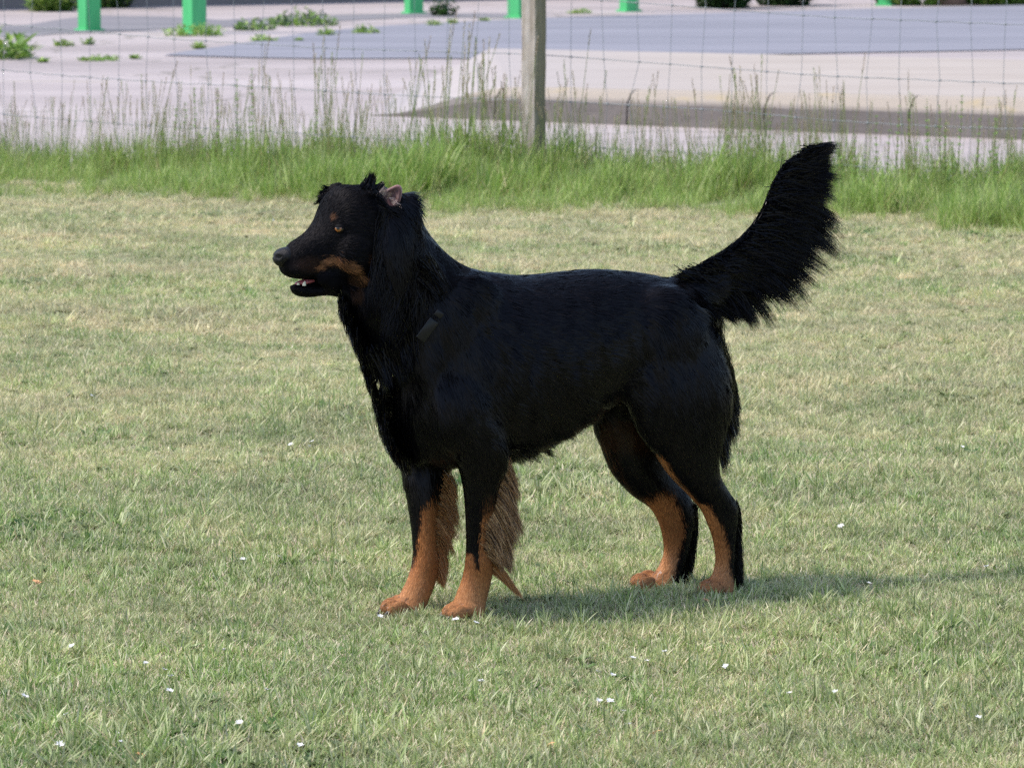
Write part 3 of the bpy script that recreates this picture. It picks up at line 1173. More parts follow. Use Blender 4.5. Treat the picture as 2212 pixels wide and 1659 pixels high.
def blob(x, y, s, rf, rl, rz, tilt=0.0):
    f = dfw * math.cos(tilt) + Z3 * math.sin(tilt)
    u = -dfw * math.sin(tilt) + Z3 * math.cos(tilt)
    V, F = ellip(DP(x, y, s), (f * rf, dlat * rl, u * rz))
    add_part(V, F)


# torso
loft([(846, 800, 846, 900, 0, .05), (872, 735, 866, 965, 0, .088), (935, 620, 935, 1008, 0, .112), (1025, 586, 1025, 1004, 0, .122), (1110, 594, 1110, 985, 0, .128),
      (1190, 590, 1190, 948, 0, .126), (1262, 582, 1262, 905, 0, .116), (1345, 585, 1345, 868, 0, .106), (1425, 597, 1425, 850, 0, .100), (1490, 622, 1485, 840, 0, .085),
      (1528, 680, 1520, 800, 0, .05)], k=32)
# shoulder, haunch and rib muscle
blob(990, 740, .078, .090, .028, .14, 0.35)
blob(1000, 880, .09, .075, .04, .085, -0.3)
blob(990, 740, -.078, .090, .028, .14, 0.35)
blob(1440, 745, .07, .10, .05, .12, -0.2)
blob(1440, 745, -.07, .10, .05, .12, -0.2)
# neck
loft([(1060, 592, 872, 900, 0, .108), (990, 566, 816, 790, 0, .096), (940, 523, 778, 722, 0, .084), (908, 478, 745, 660, 0, .076), (884, 440, 760, 625, 0, .066)], k=28)
# cranium and muzzle
loft([(888, 452, 815, 610, 0, .050), (850, 415, 790, 625, 0, .066), (806, 400, 768, 628, 0, .073), (764, 400, 748, 620, 0, .072), (732, 404, 730, 606, 0, .064),
      (706, 429, 715, 606, 0, .054), (690, 466, 700, 606, 0, .046), (671, 494, 682, 605, 0, .040), (650, 512, 658, 604, 0, .037), (630, 525, 638, 602, 0, .032),
      (614, 545, 622, 599, 0, .026), (605, 560, 610, 590, 0, .017)], k=28, expo=2.4)
for sd in (1, -1):
    blob(770, 545, .052 * sd, .040, .024, .042)            # cheek
    blob(660, 580, .024 * sd, .034, .014, .018, -0.1)      # upper lip
    blob(712, 602, .034 * sd, .028, .010, .014, -0.15)     # flews at the mouth corner
    blob(722, 612, .036 * sd, .018, .009, .014, -0.3)
# lower jaw
loft([(790, 600, 775, 655, 0, .050), (742, 606, 738, 643, 0, .038), (700, 612, 700, 638, 0, .030), (668, 613, 668, 642, 0, .025), (642, 613, 645, 640, 0, .020), (629, 615, 632, 632, 0, .012)], k=18)
# ears: near one thrown back, hanging mass of ear hair; far one peeping over the skull
loft([(825, 440, 885, 452, .060, .016), (818, 500, 895, 505, .074, .016), (820, 560, 892, 560, .079, .015), (828, 620, 880, 620, .080, .012), (838, 665, 862, 665, .079, .006)], k=16)
blob(872, 462, .040, .026, .034, .046, 0.4)
blob(850, 440, .058, .022, .010, .034, 0.2)
blob(724, 420, -.055, .018, .014, .022, 0.5)
blob(708, 438, -.066, .012, .010, .024, 0.3)
# legs
NS, FS = .049, -.049
loft([(925, 880, 1060, 860, .085, .045), (962, 950, 1095, 950, .084, .046), (986, 1005, 1092, 1002, .076, .042), (999, 1055, 1078, 1055, .066, .034), (1004, 1115, 1067, 1115, .058, .028),
      (1006, 1175, 1062, 1175, .053, .0255), (1004, 1212, 1066, 1214, .052, .028), (998, 1248, 1062, 1254, .050, .026), (985, 1284, 1052, 1293, NS, .028),
      (978, 1308, 1048, 1318, NS, .034), (986, 1325, 1047, 1334, NS, .034), (992, 1338, 1042, 1342, NS, .027)], leg=True, ground_z=0.004)
loft([(850, 915, 965, 915, -.08, .045), (862, 985, 978, 985, -.08, .045), (868, 1030, 968, 1030, -.071, .040), (877, 1080, 952, 1080, -.062, .033), (885, 1130, 946, 1130, -.056, .028),
      (890, 1178, 945, 1180, -.051, .0255), (889, 1212, 950, 1216, -.050, .028), (880, 1248, 942, 1256, FS, .026), (864, 1282, 928, 1292, FS, .028), (850, 1305, 918, 1316, FS, .034),
      (856, 1321, 914, 1327, FS, .034), (862, 1331, 910, 1333, FS, .027)], leg=True, ground_z=0.004)
HN, HF = .061, -.061
loft([(1330, 760, 1545, 700, .065, .045), (1345, 850, 1578, 820, .078, .052), (1370, 925, 1572, 905, .078, .046), (1412, 982, 1556, 972, .073, .039), (1447, 1030, 1556, 1022, .069, .032),
      (1487, 1072, 1574, 1058, .066, .0265), (1512, 1100, 1593, 1088, .063, .024), (1527, 1132, 1595, 1120, .062, .0225), (1539, 1166, 1591, 1160, HN, .021), (1545, 1205, 1587, 1205, HN, .021),
      (1541, 1236, 1587, 1240, HN, .023), (1530, 1261, 1587, 1266, HN, .030), (1536, 1276, 1586, 1282, HN, .032), (1542, 1287, 1582, 1290, HN, .026)], leg=True, ground_z=0.004)
loft([(1268, 830, 1450, 815, -.072, .048), (1279, 905, 1445, 895, -.08, .048), (1296, 962, 1435, 955, -.077, .044), (1318, 1018, 1442, 1000, -.072, .039), (1358, 1066, 1466, 1038, -.068, .033),
      (1400, 1096, 1490, 1070, -.064, .0265), (1420, 1126, 1503, 1106, -.062, .0235), (1430, 1160, 1498, 1150, HF, .0215), (1433, 1195, 1486, 1200, HF, .021), (1422, 1226, 1474, 1234, HF, .023),
      (1402, 1250, 1466, 1256, HF, .029), (1392, 1264, 1460, 1270, HF, .032), (1396, 1274, 1456, 1277, HF, .026)], leg=True, ground_z=0.004)
# toes
claws = []
for (tx, ty, s0) in ((986, 1330, NS), (853, 1322, FS), (1536, 1280, HN), (1390, 1266, HF)):
    for q, (ds, fwd_) in enumerate(((-.0315, -.006), (-.0108, .010), (.0108, .010), (.0315, -.006))):
        c = DP(tx, ty, s0 + ds) + dfw * fwd_
        c[2] = 0.019
        V, F = ellip(c, (dfw * .024 - Z3 * .003, dlat * .0092, Z3 * .0165), 10, 8)
        add_part(V, F)
        claws.append(c + dfw * .020 + np.array([0, 0, -.004]))
# tail
tail_rows = loft([(1425, 602, 1470, 690, 0, .045), (1470, 592, 1512, 668, 0, .038), (1510, 578, 1550, 645, 0, .032), (1562, 552, 1598, 612, 0, .027), (1617, 512, 1655, 560, 0, .023),
                  (1652, 458, 1700, 490, 0, .02), (1673, 402, 1722, 430, 0, .017), (1697, 360, 1737, 390, 0, .013), (1728, 336, 1756, 362, 0, .009), (1755, 326, 1770, 340, 0, .004)], k=16)

# one continuous skin: union by voxel remesh, then smooth
src_me = mesh_from('dog_blockout', BV, BF)
tmp = bpy.data.objects.new('dog_blockout', src_me)
COL.objects.link(tmp)
md = tmp.modifiers.new('union', 'REMESH')
md.mode = 'VOXEL'
md.voxel_size = 0.0042
dg = bpy.context.evaluated_depsgraph_get()
body_me = bpy.data.meshes.new_from_object(tmp.evaluated_get(dg))
bpy.data.objects.remove(tmp)
bpy.data.meshes.remove(src_me)
body_me.name = 'dog_body'
nv = len(body_me.vertices)
P = np.empty(nv * 3)
body_me.vertices.foreach_get('co', P)
P = P.reshape(-1, 3)
E = np.empty(len(body_me.edges) * 2, dtype=np.int32)
body_me.edges.foreach_get('vertices', E)
E = E.reshape(-1, 2)
deg = np.bincount(E.ravel(), minlength=nv).astype(float)[:, None]


def lap(X):
    S = np.zeros_like(X)
    for a in range(X.shape[1]):
        S[:, a] = np.bincount(E[:, 0], X[E[:, 1], a], nv) + np.bincount(E[:, 1], X[E[:, 0], a], nv)
    return S / deg


def sm0(x, a, b):
    t = np.clip((x - a) / (b - a), 0, 1)
    return t * t * (3 - 2 * t)


pxy = project(P)
headmask = ((pxy[:, 0] < 820) & (pxy[:, 1] < 660)).astype(float)
pawmask = (P[:, 2] < 0.06).astype(float)
keep = np.clip(headmask + pawmask, 0, 1)[:, None]
for it in range(22):                                   # smooth without shrinking (taubin)
    lam = 0.55 if it % 2 == 0 else -0.53
    f = lam * (1 - (0.45 * keep if it > 6 else 0) * 1.0)
    P = P + f * (lap(P) - P)
torso = (sm0(P[:, 2], .30, .38) * (1 - np.clip(headmask, 0, 1)) * (1 - sm0(pxy[:, 0], 1480, 1540)))[:, None]
for it in range(42):
    wgt = torso if it >= 5 else np.maximum(torso, 1 - 0.9 * keep)
    P = P + 0.5 * wgt * (lap(P) - P)
body_me.vertices.foreach_set('co', P.astype(np.float32).ravel())
body_me.update()
body_me.polygons.foreach_set('use_smooth', np.ones(len(body_me.polygons), dtype=bool))
N = np.empty(nv * 3)
body_me.vertices.foreach_get('normal', N)
N = N.reshape(-1, 3)
body_me.calc_loop_triangles()
T = np.empty(len(body_me.loop_triangles) * 3, dtype=np.int32)
body_me.loop_triangles.foreach_get('vertices', T)
T = T.reshape(-1, 3)
bvh = BVHTree.FromPolygons([tuple(p) for p in P], [tuple(t) for t in T])


def hit(x, y):
    r = Vector(ray(x, y)).normalized()
    loc, nor, i, d = bvh.ray_cast(Vector(CAMP), r)
    return loc, nor


BLACK = np.array([0.0026, 0.0025, 0.0033])
TAN = np.array([0.31, 0.120, 0.042])
TAN2 = np.array([0.47, 0.24, 0.11])
LIP = np.array([0.008, 0.007, 0.008])


def sm(x, a, b):
    t = np.clip((x - a) / (b - a), 0, 1)
    return t * t * (3 - 2 * t)


def hashn(Q, f, seed):
    """cheap smooth noise in -1..1"""
    v = np.zeros(len(Q))
    r_ = np.random.default_rng(seed)
    for k in range(5):
        d = r_.normal(size=3)
        d /= np.linalg.norm(d)
        v += np.sin(Q @ d * f * r_.uniform(.6, 1.6) + r_.uniform(0, 6.28))
    return v / 3.2


def paint(Q, n, jit=0.0):
    """coat colour at points of the dog, in the dog's own side view"""
    s = (Q - fm) @ dlat
    Qm = Q + np.outer(np.abs(s) - s, dlat)             # mirrored on to the left half
    xy = project(Q)
    xm = project(Qm)
    x, y = xy[:, 0], xy[:, 1]
    mx, my = xm[:, 0], xm[:, 1]
    nf = n @ dfw
    nl = n @ dlat
    no = hashn(Q, 90, 3) * 5 + hashn(Q, 260, 4) * 3 + jit
    tan = np.zeros(len(Q))

    def put(mask):
        np.maximum(tan, mask, out=tan)
    low = Q[:, 2] < 0.30
    # near foreleg
    nfl = (s > 0) & low & (x > 920) & (x < 1140) & (y > 985)
    wedge_half = np.clip((1232 - y) / 190, 0, 1) * 26 + np.clip((1100 - y) / 60, 0, 1) * 12
    wedge_x = 1030 - (1232 - y) * 0.055
    t = sm(np.abs(x + no * .5 - wedge_x), wedge_half, wedge_half + 6)
    t = np.where(y > 1228, 1.0, t) * np.where((x < wedge_x) & (y < 1195), 0.0, 1.0)
    t *= np.where(x > wedge_x + 8, sm(y + no * 2, 1060, 1165), 1.0)
    put(np.where(nfl, t, 0))
    # far foreleg
    ffl = (s <= 0) & low & (x > 800) & (x < 1000) & (y > 1000)
    bnd = 905 - np.clip(y - 1120, 0, 200) * 0.16
    bnd = np.where(y < 1110, 905 + (1110 - y) * 0.35, bnd)
    t = sm(x + no * .6, bnd, bnd + 9) * sm(y + no * 2, 1050, 1105)
    t = np.maximum(t, sm(y, 1215, 1235))
    put(np.where(ffl, t, 0))
    # near hind leg
    nhl = (s > 0) & low & (x > 1395) & (y > 940)
    cx = np.interp(y, [960, 1040, 1090, 1130, 1180, 1230, 1300], [1424, 1470, 1528, 1558, 1572, 1576, 1590])
    t = 1 - sm(x + no * .6, cx - 5, cx + 5)
    t *= np.where(y < 1085, sm(nf * 1.0 - nl * 0.4, 0.25, 0.6), 1.0)
    put(np.where(nhl, t, 0))
    # far hind leg: inside is tan
    fhl = (s <= 0) & low & (x > 1255) & (y > 880)
    cx = np.interp(y, [1080, 1110, 1150, 1200, 1250, 1290], [1462, 1474, 1476, 1468, 1455, 1462])
    t = (1 - sm(x + no * .6, cx - 6, cx + 6)) * sm(y + (x - 1380) * 0.25 + no, 1068, 1100)
    put(np.where(fhl, t, 0))
    put(np.where(fhl & (x < 1420) & (y < 1090), 0.22 * sm(nf, 0.55, 0.95), 0))
    put(np.where((s <= 0) & (Q[:, 2] < 0.36) & (x > 1290) & (x < 1420), 0.07 * (1 - sm(np.abs(y - 930), 20, 55)), 0))
    # face
    head = (mx < 830) & (my < 680)
    arc = np.interp(mx, [670, 690, 715, 740, 765, 785], [590, 580, 565, 568, 582, 600])
    hw = np.interp(mx, [668, 690, 715, 745, 770, 790], [3, 8, 13, 13, 13, 8])
    t = 1 - sm(np.abs(my + no * .7 - arc), hw * .55, hw)
    t *= sm(mx + no, 668, 690) * (1 - sm(mx + no, 772, 790)) * np.where((my > 588) & (mx < 748), 0, 1)
    put(np.where(head, t * (0.50 + 0.22 * np.clip(hashn(Q, 330, 8), -1, 1)), 0))
    t = 1 - sm(np.hypot((mx - 768) / 22, (my - 612) / 30), 0.5, 1.0)
    put(np.where(head, t * 0.09, 0))
    t = 1 - sm(np.hypot((mx - 717) / 7, (my - 472) / 8), 0.4, 1.1)
    put(np.where(head, t * 0.22, 0))
    t = 1 - sm(np.hypot((mx - 795) / 8, (my - 560) / 18), 0.4, 1.1)
    put(np.where(head, t * 0.25, 0))
    t = 1 - sm(np.hypot((mx - 668) / 40, (my - 572) / 22), 0.3, 1.1)
    put(np.where(head, t * 0.05, 0))
    lift = sm(-Q[:, 2], -0.11, -0.02)[:, None]
    tc = TAN * (1 - 0.65 * lift) + TAN2 * 0.65 * lift
    tc = np.where(head[:, None], np.array([0.34, 0.155, 0.075]), tc)
    C = BLACK + (tc - BLACK) * tan[:, None]
    return C, tan


bodyC, bodyT = paint(P, N)
set_col(body_me, bodyC * np.array([0.8, 0.75, 0.75]))
g0 = ground(1200, 1310)
dog = empty('dog', (g0[0], g0[1], 0))
tag(dog, 'large black and tan long-haired dog standing on the lawn in a collar', 'dog')
body_me.materials.clear()
body_me.materials.append(M_SKIN)
obj('body', body_me, M_SKIN, dog)

# landmarks on the skin
eye_c, eye_n = hit(733, 494)
ear_c, ear_n = hit(846, 430)
buck_c, buck_n = hit(920, 711)
if ear_c is None: ear_c, ear_n = Vector(DP(846, 430, .06)), Vector(dlat)

# ------------------------------------------------------------------ hair
def strands(roots, dirs, nors, length, width, bend, cols, tipcols=None, seg=3, roll=0.5, wave=0.0, gvec=None):
    """ribbon hairs: root, starting direction, surface normal, length, width"""
    n = len(roots)
    dirs = dirs / np.linalg.norm(dirs, axis=1, keepdims=True)
    side = np.cross(nors, dirs)
    side /= np.linalg.norm(side, axis=1, keepdims=True) + 1e-9
    up = np.cross(dirs, side)
    a = rng.normal(0, roll, n)[:, None] if np.isscalar(roll) else roll[:, None]
    wd = side * np.cos(a) + up * np.sin(a)
    V = np.zeros((n, 2 * seg + 1, 3), dtype=np.float32)
    C = np.zeros((n, 2 * seg + 1, 3), dtype=np.float32)
    p = roots.copy()
    ph = rng.uniform(0, 6.28, n)[:, None]
    for j in range(seg + 1):
        f = j / seg
        if j:
            d = dirs + bend * f
            if wave: d = d + side * (np.sin(ph + f * 5) * wave)
            d = d / np.linalg.norm(d, axis=1, keepdims=True)
            p = p + d * (length / seg)[:, None]
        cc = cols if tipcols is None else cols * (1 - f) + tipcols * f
        if j < seg:
            w = (width * (1 - 0.75 * f ** 1.5))[:, None] / 2
            V[:, 2 * j] = p - wd * w
            V[:, 2 * j + 1] = p + wd * w
            C[:, 2 * j] = cc
            C[:, 2 * j + 1] = cc
        else:
            V[:, 2 * seg] = p
            C[:, 2 * seg] = cc
    return V, C


def hair_object(name, chunks, mat, seg):
    V = np.concatenate([c[0] for c in chunks])
    C = np.concatenate([c[1] for c in chunks])
    n = len(V)
    kv = 2 * seg + 1
    base = (np.arange(n) * kv)[:, None]
    quad = []
    for j in range(seg - 1):
        quad.append(np.array([2 * j, 2 * j + 1, 2 * j + 3, 2 * j + 2]))
    quad = np.array(quad).ravel() if quad else np.zeros(0, int)
    tri = np.array([2 * seg - 2, 2 * seg - 1, 2 * seg])
    pat = np.concatenate([quad, tri])
    loops = (base + pat[None, :]).ravel()
    tot = np.tile(np.array([4] * (seg - 1) + [3]), n)
    st = np.concatenate([[0], np.cumsum(tot)[:-1]])
    me = big_mesh(name, V.reshape(-1, 3), loops, st, tot)
    set_col(me, C.reshape(-1, 3))
    o = obj(name, me, mat, dog)
    o['kind'] = 'stuff'
    return o


# flow guides in the dog's side view: x, y, dx, dy, length, lift
G = np.array([
    (615, 560, 1, -.3, .004, .10), (650, 545, 1, -.35, .006, .10), (660, 590, 1, .1, .005, .15), (690, 500, 1, -.7, .008, .12), (700, 560, 1, -.1, .008, .12), (650, 630, 1, .1, .006, .2),
    (700, 635, 1, .15, .010, .2), (720, 440, .7, -.7, .010, .12), (735, 500, 1, -.1, .008, .10), (760, 400, 1, -.05, .012, .15), (760, 560, 1, .35, .014, .15), (770, 460, 1, .1, .014, .12),
    (800, 400, .7, -.7, .020, .30), (840, 415, 1, .2, .028, .25), (885, 445, .6, .8, .036, .30), (905, 490, .5, 1, .036, .22), (830, 500, .1, 1, .035, .14), (870, 520, .2, 1, .038, .14),
    (850, 600, .1, 1, .040, .14), (780, 640, .2, 1, .035, .25), (740, 680, .35, 1, .040, .30), (770, 740, .3, 1, .045, .30), (800, 820, .25, 1, .045, .28), (820, 900, .25, 1, .045, .25),
    (845, 970, .2, 1, .045, .25), (880, 1010, .2, 1, .030, .2), (900, 650, .3, 1, .045, .20), (860, 750, .3, 1, .045, .22), (940, 560, .7, 1, .035, .15), (1000, 590, 1, .5, .030, .12),
    (960, 700, .45, 1, .032, .14), (1020, 660, .6, .9, .026, .10), (1080, 610, 1, .35, .028, .10), (940, 850, .35, 1, .030, .14), (1030, 800, .5, .9, .030, .10), (960, 930, .35, 1, .032, .2),
    (1050, 920, .6, .9, .026, .12), (1100, 960, .8, .7, .035, .2), (1140, 700, 1, .35, .028, .10), (1200, 600, 1, .08, .030, .09), (1150, 860, 1, .6, .026, .12), (1220, 900, .9, .6, .045, .25),
    (1250, 750, 1, .4, .028, .10), (1330, 590, 1, .08, .030, .09), (1340, 700, 1, .35, .028, .10), (1330, 830, .9, .6, .026, .12), (1420, 600, 1, .15, .026, .10), (1430, 740, .6, 1, .030, .10),
    (1480, 640, .9, .45, .030, .12), (1520, 700, .45, 1, .030, .15), (1560, 780, .45, 1, .035, .28), (1580, 860, .4, 1, .040, .32), (1560, 940, .35, 1, .032, .22), (1450, 880, .5, 1, .030, .10),
    (1480, 980, .35, 1, .018, .12), (1540, 1060, .45, 1, .013, .12), (1580, 1110, .2, 1, .012, .12), (1560, 1180, -.05, 1, .010, .12), (1555, 1260, -.4, 1, .007, .12), (1530, 1285, -1, .3, .005, .1),
    (1330, 980, .5, 1, .020, .12), (1400, 1070, .6, 1, .012, .12), (1460, 1120, .3, 1, .011, .12), (1450, 1200, -.3, 1, .010, .12), (1400, 1265, -1, .4, .006, .1),
    (1040, 1040, .05, 1, .016, .12), (1035, 1120, 0, 1, .010, .10), (1035, 1200, -.02, 1, .009, .10), (1020, 1280, -.25, 1, .008, .1), (990, 1325, -.8, .6, .005, .1),
    (900, 1040, .1, 1, .018, .12), (915, 1120, .05, 1, .011, .10), (918, 1200, -.03, 1, .009, .10), (890, 1280, -.3, 1, .008, .1), (850, 1322, -.8, .6, .005, .1),
    (1540, 600, 1, -.45, .050, .22), (1620, 530, .7, -.8, .055, .12), (1680, 430, .35, -1, .05, .12), (1735, 355, .95, -.45, .032, .08), (1520, 660, 1, .25, .05, .3),
], float)


def guide(Q):
    xy = project(Q)
    out = np.zeros((len(Q), 4))
    for i0 in range(0, len(Q), 20000):
        d2 = ((xy[i0:i0 + 20000, None, :] - G[None, :, :2]) ** 2).sum(-1) + 60
        w = d2 ** -2.2
        w /= w.sum(1, keepdims=True)
        out[i0:i0 + 20000] = w @ G[:, 2:]
    return out


def sample_surface(n):
    A, B, Cc = P[T[:, 0]], P[T[:, 1]], P[T[:, 2]]
    ar = np.linalg.norm(np.cross(B - A, Cc - A), axis=1)
    t = rng.choice(len(T), n, p=ar / ar.sum())
    u, v = rng.random(n), rng.random(n)
    m_ = u + v > 1
    u[m_], v[m_] = 1 - u[m_], 1 - v[m_]
    w = 1 - u - v
    Q = A[t] * w[:, None] + B[t] * u[:, None] + Cc[t] * v[:, None]
    nn = N[T[t, 0]] * w[:, None] + N[T[t, 1]] * u[:, None] + N[T[t, 2]] * v[:, None]
    nn /= np.linalg.norm(nn, axis=1, keepdims=True) + 1e-9
    return Q, nn


Q, nn = sample_surface(215000)
Qh, nh = sample_surface(420000)                               # the short face coat is denser
xh = project(Qh)
mh = (xh[:, 0] < 820) & (xh[:, 1] < 650)
Q = np.concatenate([Q, Qh[mh]])
nn = np.concatenate([nn, nh[mh]])
NH = len(Q)
g = guide(Q)
d2 = g[:, :2] / (np.linalg.norm(g[:, :2], axis=1, keepdims=True) + 1e-9)
flow = np.outer(-d2[:, 0], dfw) - np.outer(d2[:, 1], Z3)          # px right = backwards along the dog, px down = down
flow = flow - nn * (flow * nn).sum(1, keepdims=True)
fl = np.linalg.norm(flow, axis=1, keepdims=True)
flow = np.where(fl > 0.15, flow / (fl + 1e-9), np.array([0, 0, -1.0]))
flow = flow - nn * (flow * nn).sum(1, keepdims=True)
flow /= np.linalg.norm(flow, axis=1, keepdims=True) + 1e-9
sidev = np.cross(nn, flow)
longf = sm(g[:, 2], .012, .03)
sq = Q - np.outer((Q * flow).sum(1) * 0, dfw)
cl = hashn(Q, 60, 11) * 0.16 + hashn(Q, 190, 13) * 0.30 * longf     # locks of hair
flow = flow + sidev * (cl + rng.normal(0, 0.09, NH))[:, None]
L = g[:, 2] * rng.uniform(0.65, 1.25, NH) * (1 + 0.25 * longf * np.clip(hashn(Q, 120, 16), -1, 1))
lift = g[:, 3] + (0.10 * np.clip(hashn(Q, 70, 12), -1, 1) + 0.10 * np.clip(hashn(Q, 210, 15), -1, 1)) * longf + rng.normal(0, 0.03, NH)
D = flow + nn * np.clip(lift, 0.04, 0.9)[:, None]
Cc, tn = paint(Q, nn, rng.normal(0, 6, NH))
tr_ = rng.random(NH)
onleg = Q[:, 2] < 0.30
blend = (tn > .08) & (tn < .92) & onleg
Cc = np.where((blend & (tr_ > tn))[:, None], BLACK, Cc)
Cc = np.where(onleg[:, None] & (tn > .5)[:, None], Cc * (0.72 + 0.55 * rng.random(NH))[:, None] * (1 + 0.16 * hashn(Q, 70, 21))[:, None] * (0.86 + 0.22 * np.clip(nn @ dfw, -1, 1))[:, None], Cc)
toe = (Q[:, 2] < .038) & ((nn @ dfw) > .35)
Cc = np.where(toe[:, None], Cc * 0.38, Cc)
xyq = project(Q)
# bare skin: nose, lips, eye, ear, mouth
ok = np.linalg.norm(Q - np.array(eye_c), axis=1) > 0.0105
ok &= np.linalg.norm(Q - np.array(ear_c), axis=1) > 0.021
ok &= ~((xyq[:, 0] < 632) & (xyq[:, 1] > 535) & (xyq[:, 1] < 606))
ok &= ~((xyq[:, 0] < 735) & (xyq[:, 1] > 596) & (xyq[:, 1] < 622))
ok &= Q[:, 2] > 0.012
vr = rng.uniform(0.7, 1.35, NH)[:, None]
Cc = Cc * vr
Cc = np.where((rng.random(NH) < 0.10)[:, None] & (tn[:, None] < .3), Cc * 1.0 + np.array([.006, .004, .003]), Cc)
wdt = np.interp(g[:, 2], [0.004, 0.02, 0.05], [0.0008, 0.0016, 0.0018])
bend = np.zeros((NH, 3))
bend += -nn * (lift * 1.1)[:, None] + np.array([0, 0, -0.25]) * (g[:, 2] > .03)[:, None]
roll_ = rng.normal(0, .12, NH) + longf * (0.24 * hashn(Q, 150, 31) + 0.18 * hashn(Q, 330, 32))
face = (xyq[:, 0] < 815) & (xyq[:, 1] < 655)
roll_ = roll_ + face * rng.normal(0, .30, NH)
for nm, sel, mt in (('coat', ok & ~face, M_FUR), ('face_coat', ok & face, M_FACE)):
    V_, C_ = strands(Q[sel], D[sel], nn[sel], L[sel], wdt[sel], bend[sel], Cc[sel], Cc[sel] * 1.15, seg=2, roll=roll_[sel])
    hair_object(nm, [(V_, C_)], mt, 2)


def fringe(guides, n, s_root, s_tip, cols, locks, width=0.0013, curl=0.25, seg=4, spread=6.0, jl=(0.6, 1.08), wave=0.12):
    """hair between root and tip guides (pixels of the side view), gathered in locks"""
    Gd = np.array(guides, float)
    m_ = len(Gd)
    t = rng.uniform(0, m_ - 1.0001, n)
    lk = rng.uniform(0, m_ - 1.0001, locks)
    li = rng.integers(0, locks, n)
    near = np.argmin(np.abs(t[:, None] - lk[None, :]), axis=1)
    tt = 0.38 * t + 0.62 * lk[near]                              # tips pulled into the lock
    ls = rng.uniform(-1, 1, locks)[near]
    ll = rng.uniform(0.72, 1.18, locks)[near]

    def at(tv, c0):
        i = np.floor(tv).astype(int)
        f = (tv - i)[:, None]
        return Gd[i, c0:c0 + 2] * (1 - f) + Gd[i + 1, c0:c0 + 2] * f
    r = at(t, 0) + rng.normal(0, spread, (n, 2))
    e = at(tt, 2) + rng.normal(0, spread * .35, (n, 2))
    e = r + (e - r) * (rng.uniform(jl[0], jl[1], n) * ll)[:, None]
    sr = rng.uniform(s_root[0], s_root[1], n)
    st = s_tip[0] + (s_tip[1] - s_tip[0]) * (0.5 + 0.35 * ls + rng.normal(0, .12, n))
    R = np.array([DP(r[i, 0], r[i, 1], sr[i]) for i in range(n)])
    Ee = np.array([DP(e[i, 0], e[i, 1], st[i]) for i in range(n)])
    d = Ee - R
    ln = np.linalg.norm(d, axis=1)
    dn = d / ln[:, None]
    nr = np.tile(dlat, (n, 1)) + rng.normal(0, .25, (n, 3))
    ci = rng.integers(0, len(cols), n)
    C = np.array(cols)[ci] * rng.uniform(.7, 1.3, n)[:, None] * rng.uniform(.8, 1.2, locks)[near][:, None]
    pr = np.cross(dlat[None, :], dn)
    pr *= np.sign(pr[:, 2:3] + 1e-9)                              # upwards
    start = dn + pr * curl
    bd = -pr * curl * 2.0
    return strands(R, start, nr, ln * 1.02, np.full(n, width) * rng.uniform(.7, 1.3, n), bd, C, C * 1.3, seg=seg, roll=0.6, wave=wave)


BK = [tuple(BLACK), tuple(BLACK * 1.3), tuple(BLACK * 0.8)]
BR = [(0.31, 0.165, 0.08), (0.40, 0.235, 0.125), (0.14, 0.075, 0.04), (0.26, 0.135, 0.065), (0.03, 0.02, 0.016), (0.50, 0.32, 0.18)]
TN = [tuple(TAN), tuple(TAN2), (0.42, 0.24, 0.12), (0.30, 0.14, 0.06)]
tailG = [(1490, 655, 1548, 712), (1520, 660, 1575, 690), (1550, 648, 1605, 692), (1580, 628, 1642, 700), (1610, 602, 1700, 655), (1640, 578, 1748, 632), (1662, 545, 1778, 585), (1688, 500, 1802, 552),
         (1703, 462, 1806, 503), (1714, 430, 1806, 452), (1722, 402, 1804, 410), (1733, 378, 1802, 368), (1745, 352, 1802, 330), (1750, 340, 1800, 314), (1752, 333, 1802, 305)]
tailG2 = [(1470, 600, 1560, 640), (1520, 590, 1620, 620), (1570, 575, 1660, 590), (1610, 545, 1715, 575), (1645, 505, 1755, 525), (1668, 455, 1770, 470), (1685, 410, 1775, 415), (1705, 375, 1780, 365),
          (1730, 350, 1785, 335), (1748, 335, 1792, 318)]
tailG3 = [(1462, 600, 1500, 582), (1505, 578, 1560, 552), (1560, 548, 1612, 512), (1612, 512, 1648, 462), (1648, 460, 1668, 405), (1668, 405, 1690, 362), (1690, 365, 1725, 334), (1718, 342, 1770, 318), (1735, 335, 1794, 311)]
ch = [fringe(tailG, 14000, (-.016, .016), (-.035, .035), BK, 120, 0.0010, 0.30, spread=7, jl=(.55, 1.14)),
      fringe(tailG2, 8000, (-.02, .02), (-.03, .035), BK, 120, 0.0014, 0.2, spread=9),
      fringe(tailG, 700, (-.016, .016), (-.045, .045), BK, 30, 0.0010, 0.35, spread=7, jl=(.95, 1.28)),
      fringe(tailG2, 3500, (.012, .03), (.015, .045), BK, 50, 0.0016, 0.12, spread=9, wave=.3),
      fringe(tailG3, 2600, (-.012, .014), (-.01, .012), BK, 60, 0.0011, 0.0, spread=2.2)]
hair_object('tail_plume', ch, M_FUR, 4)
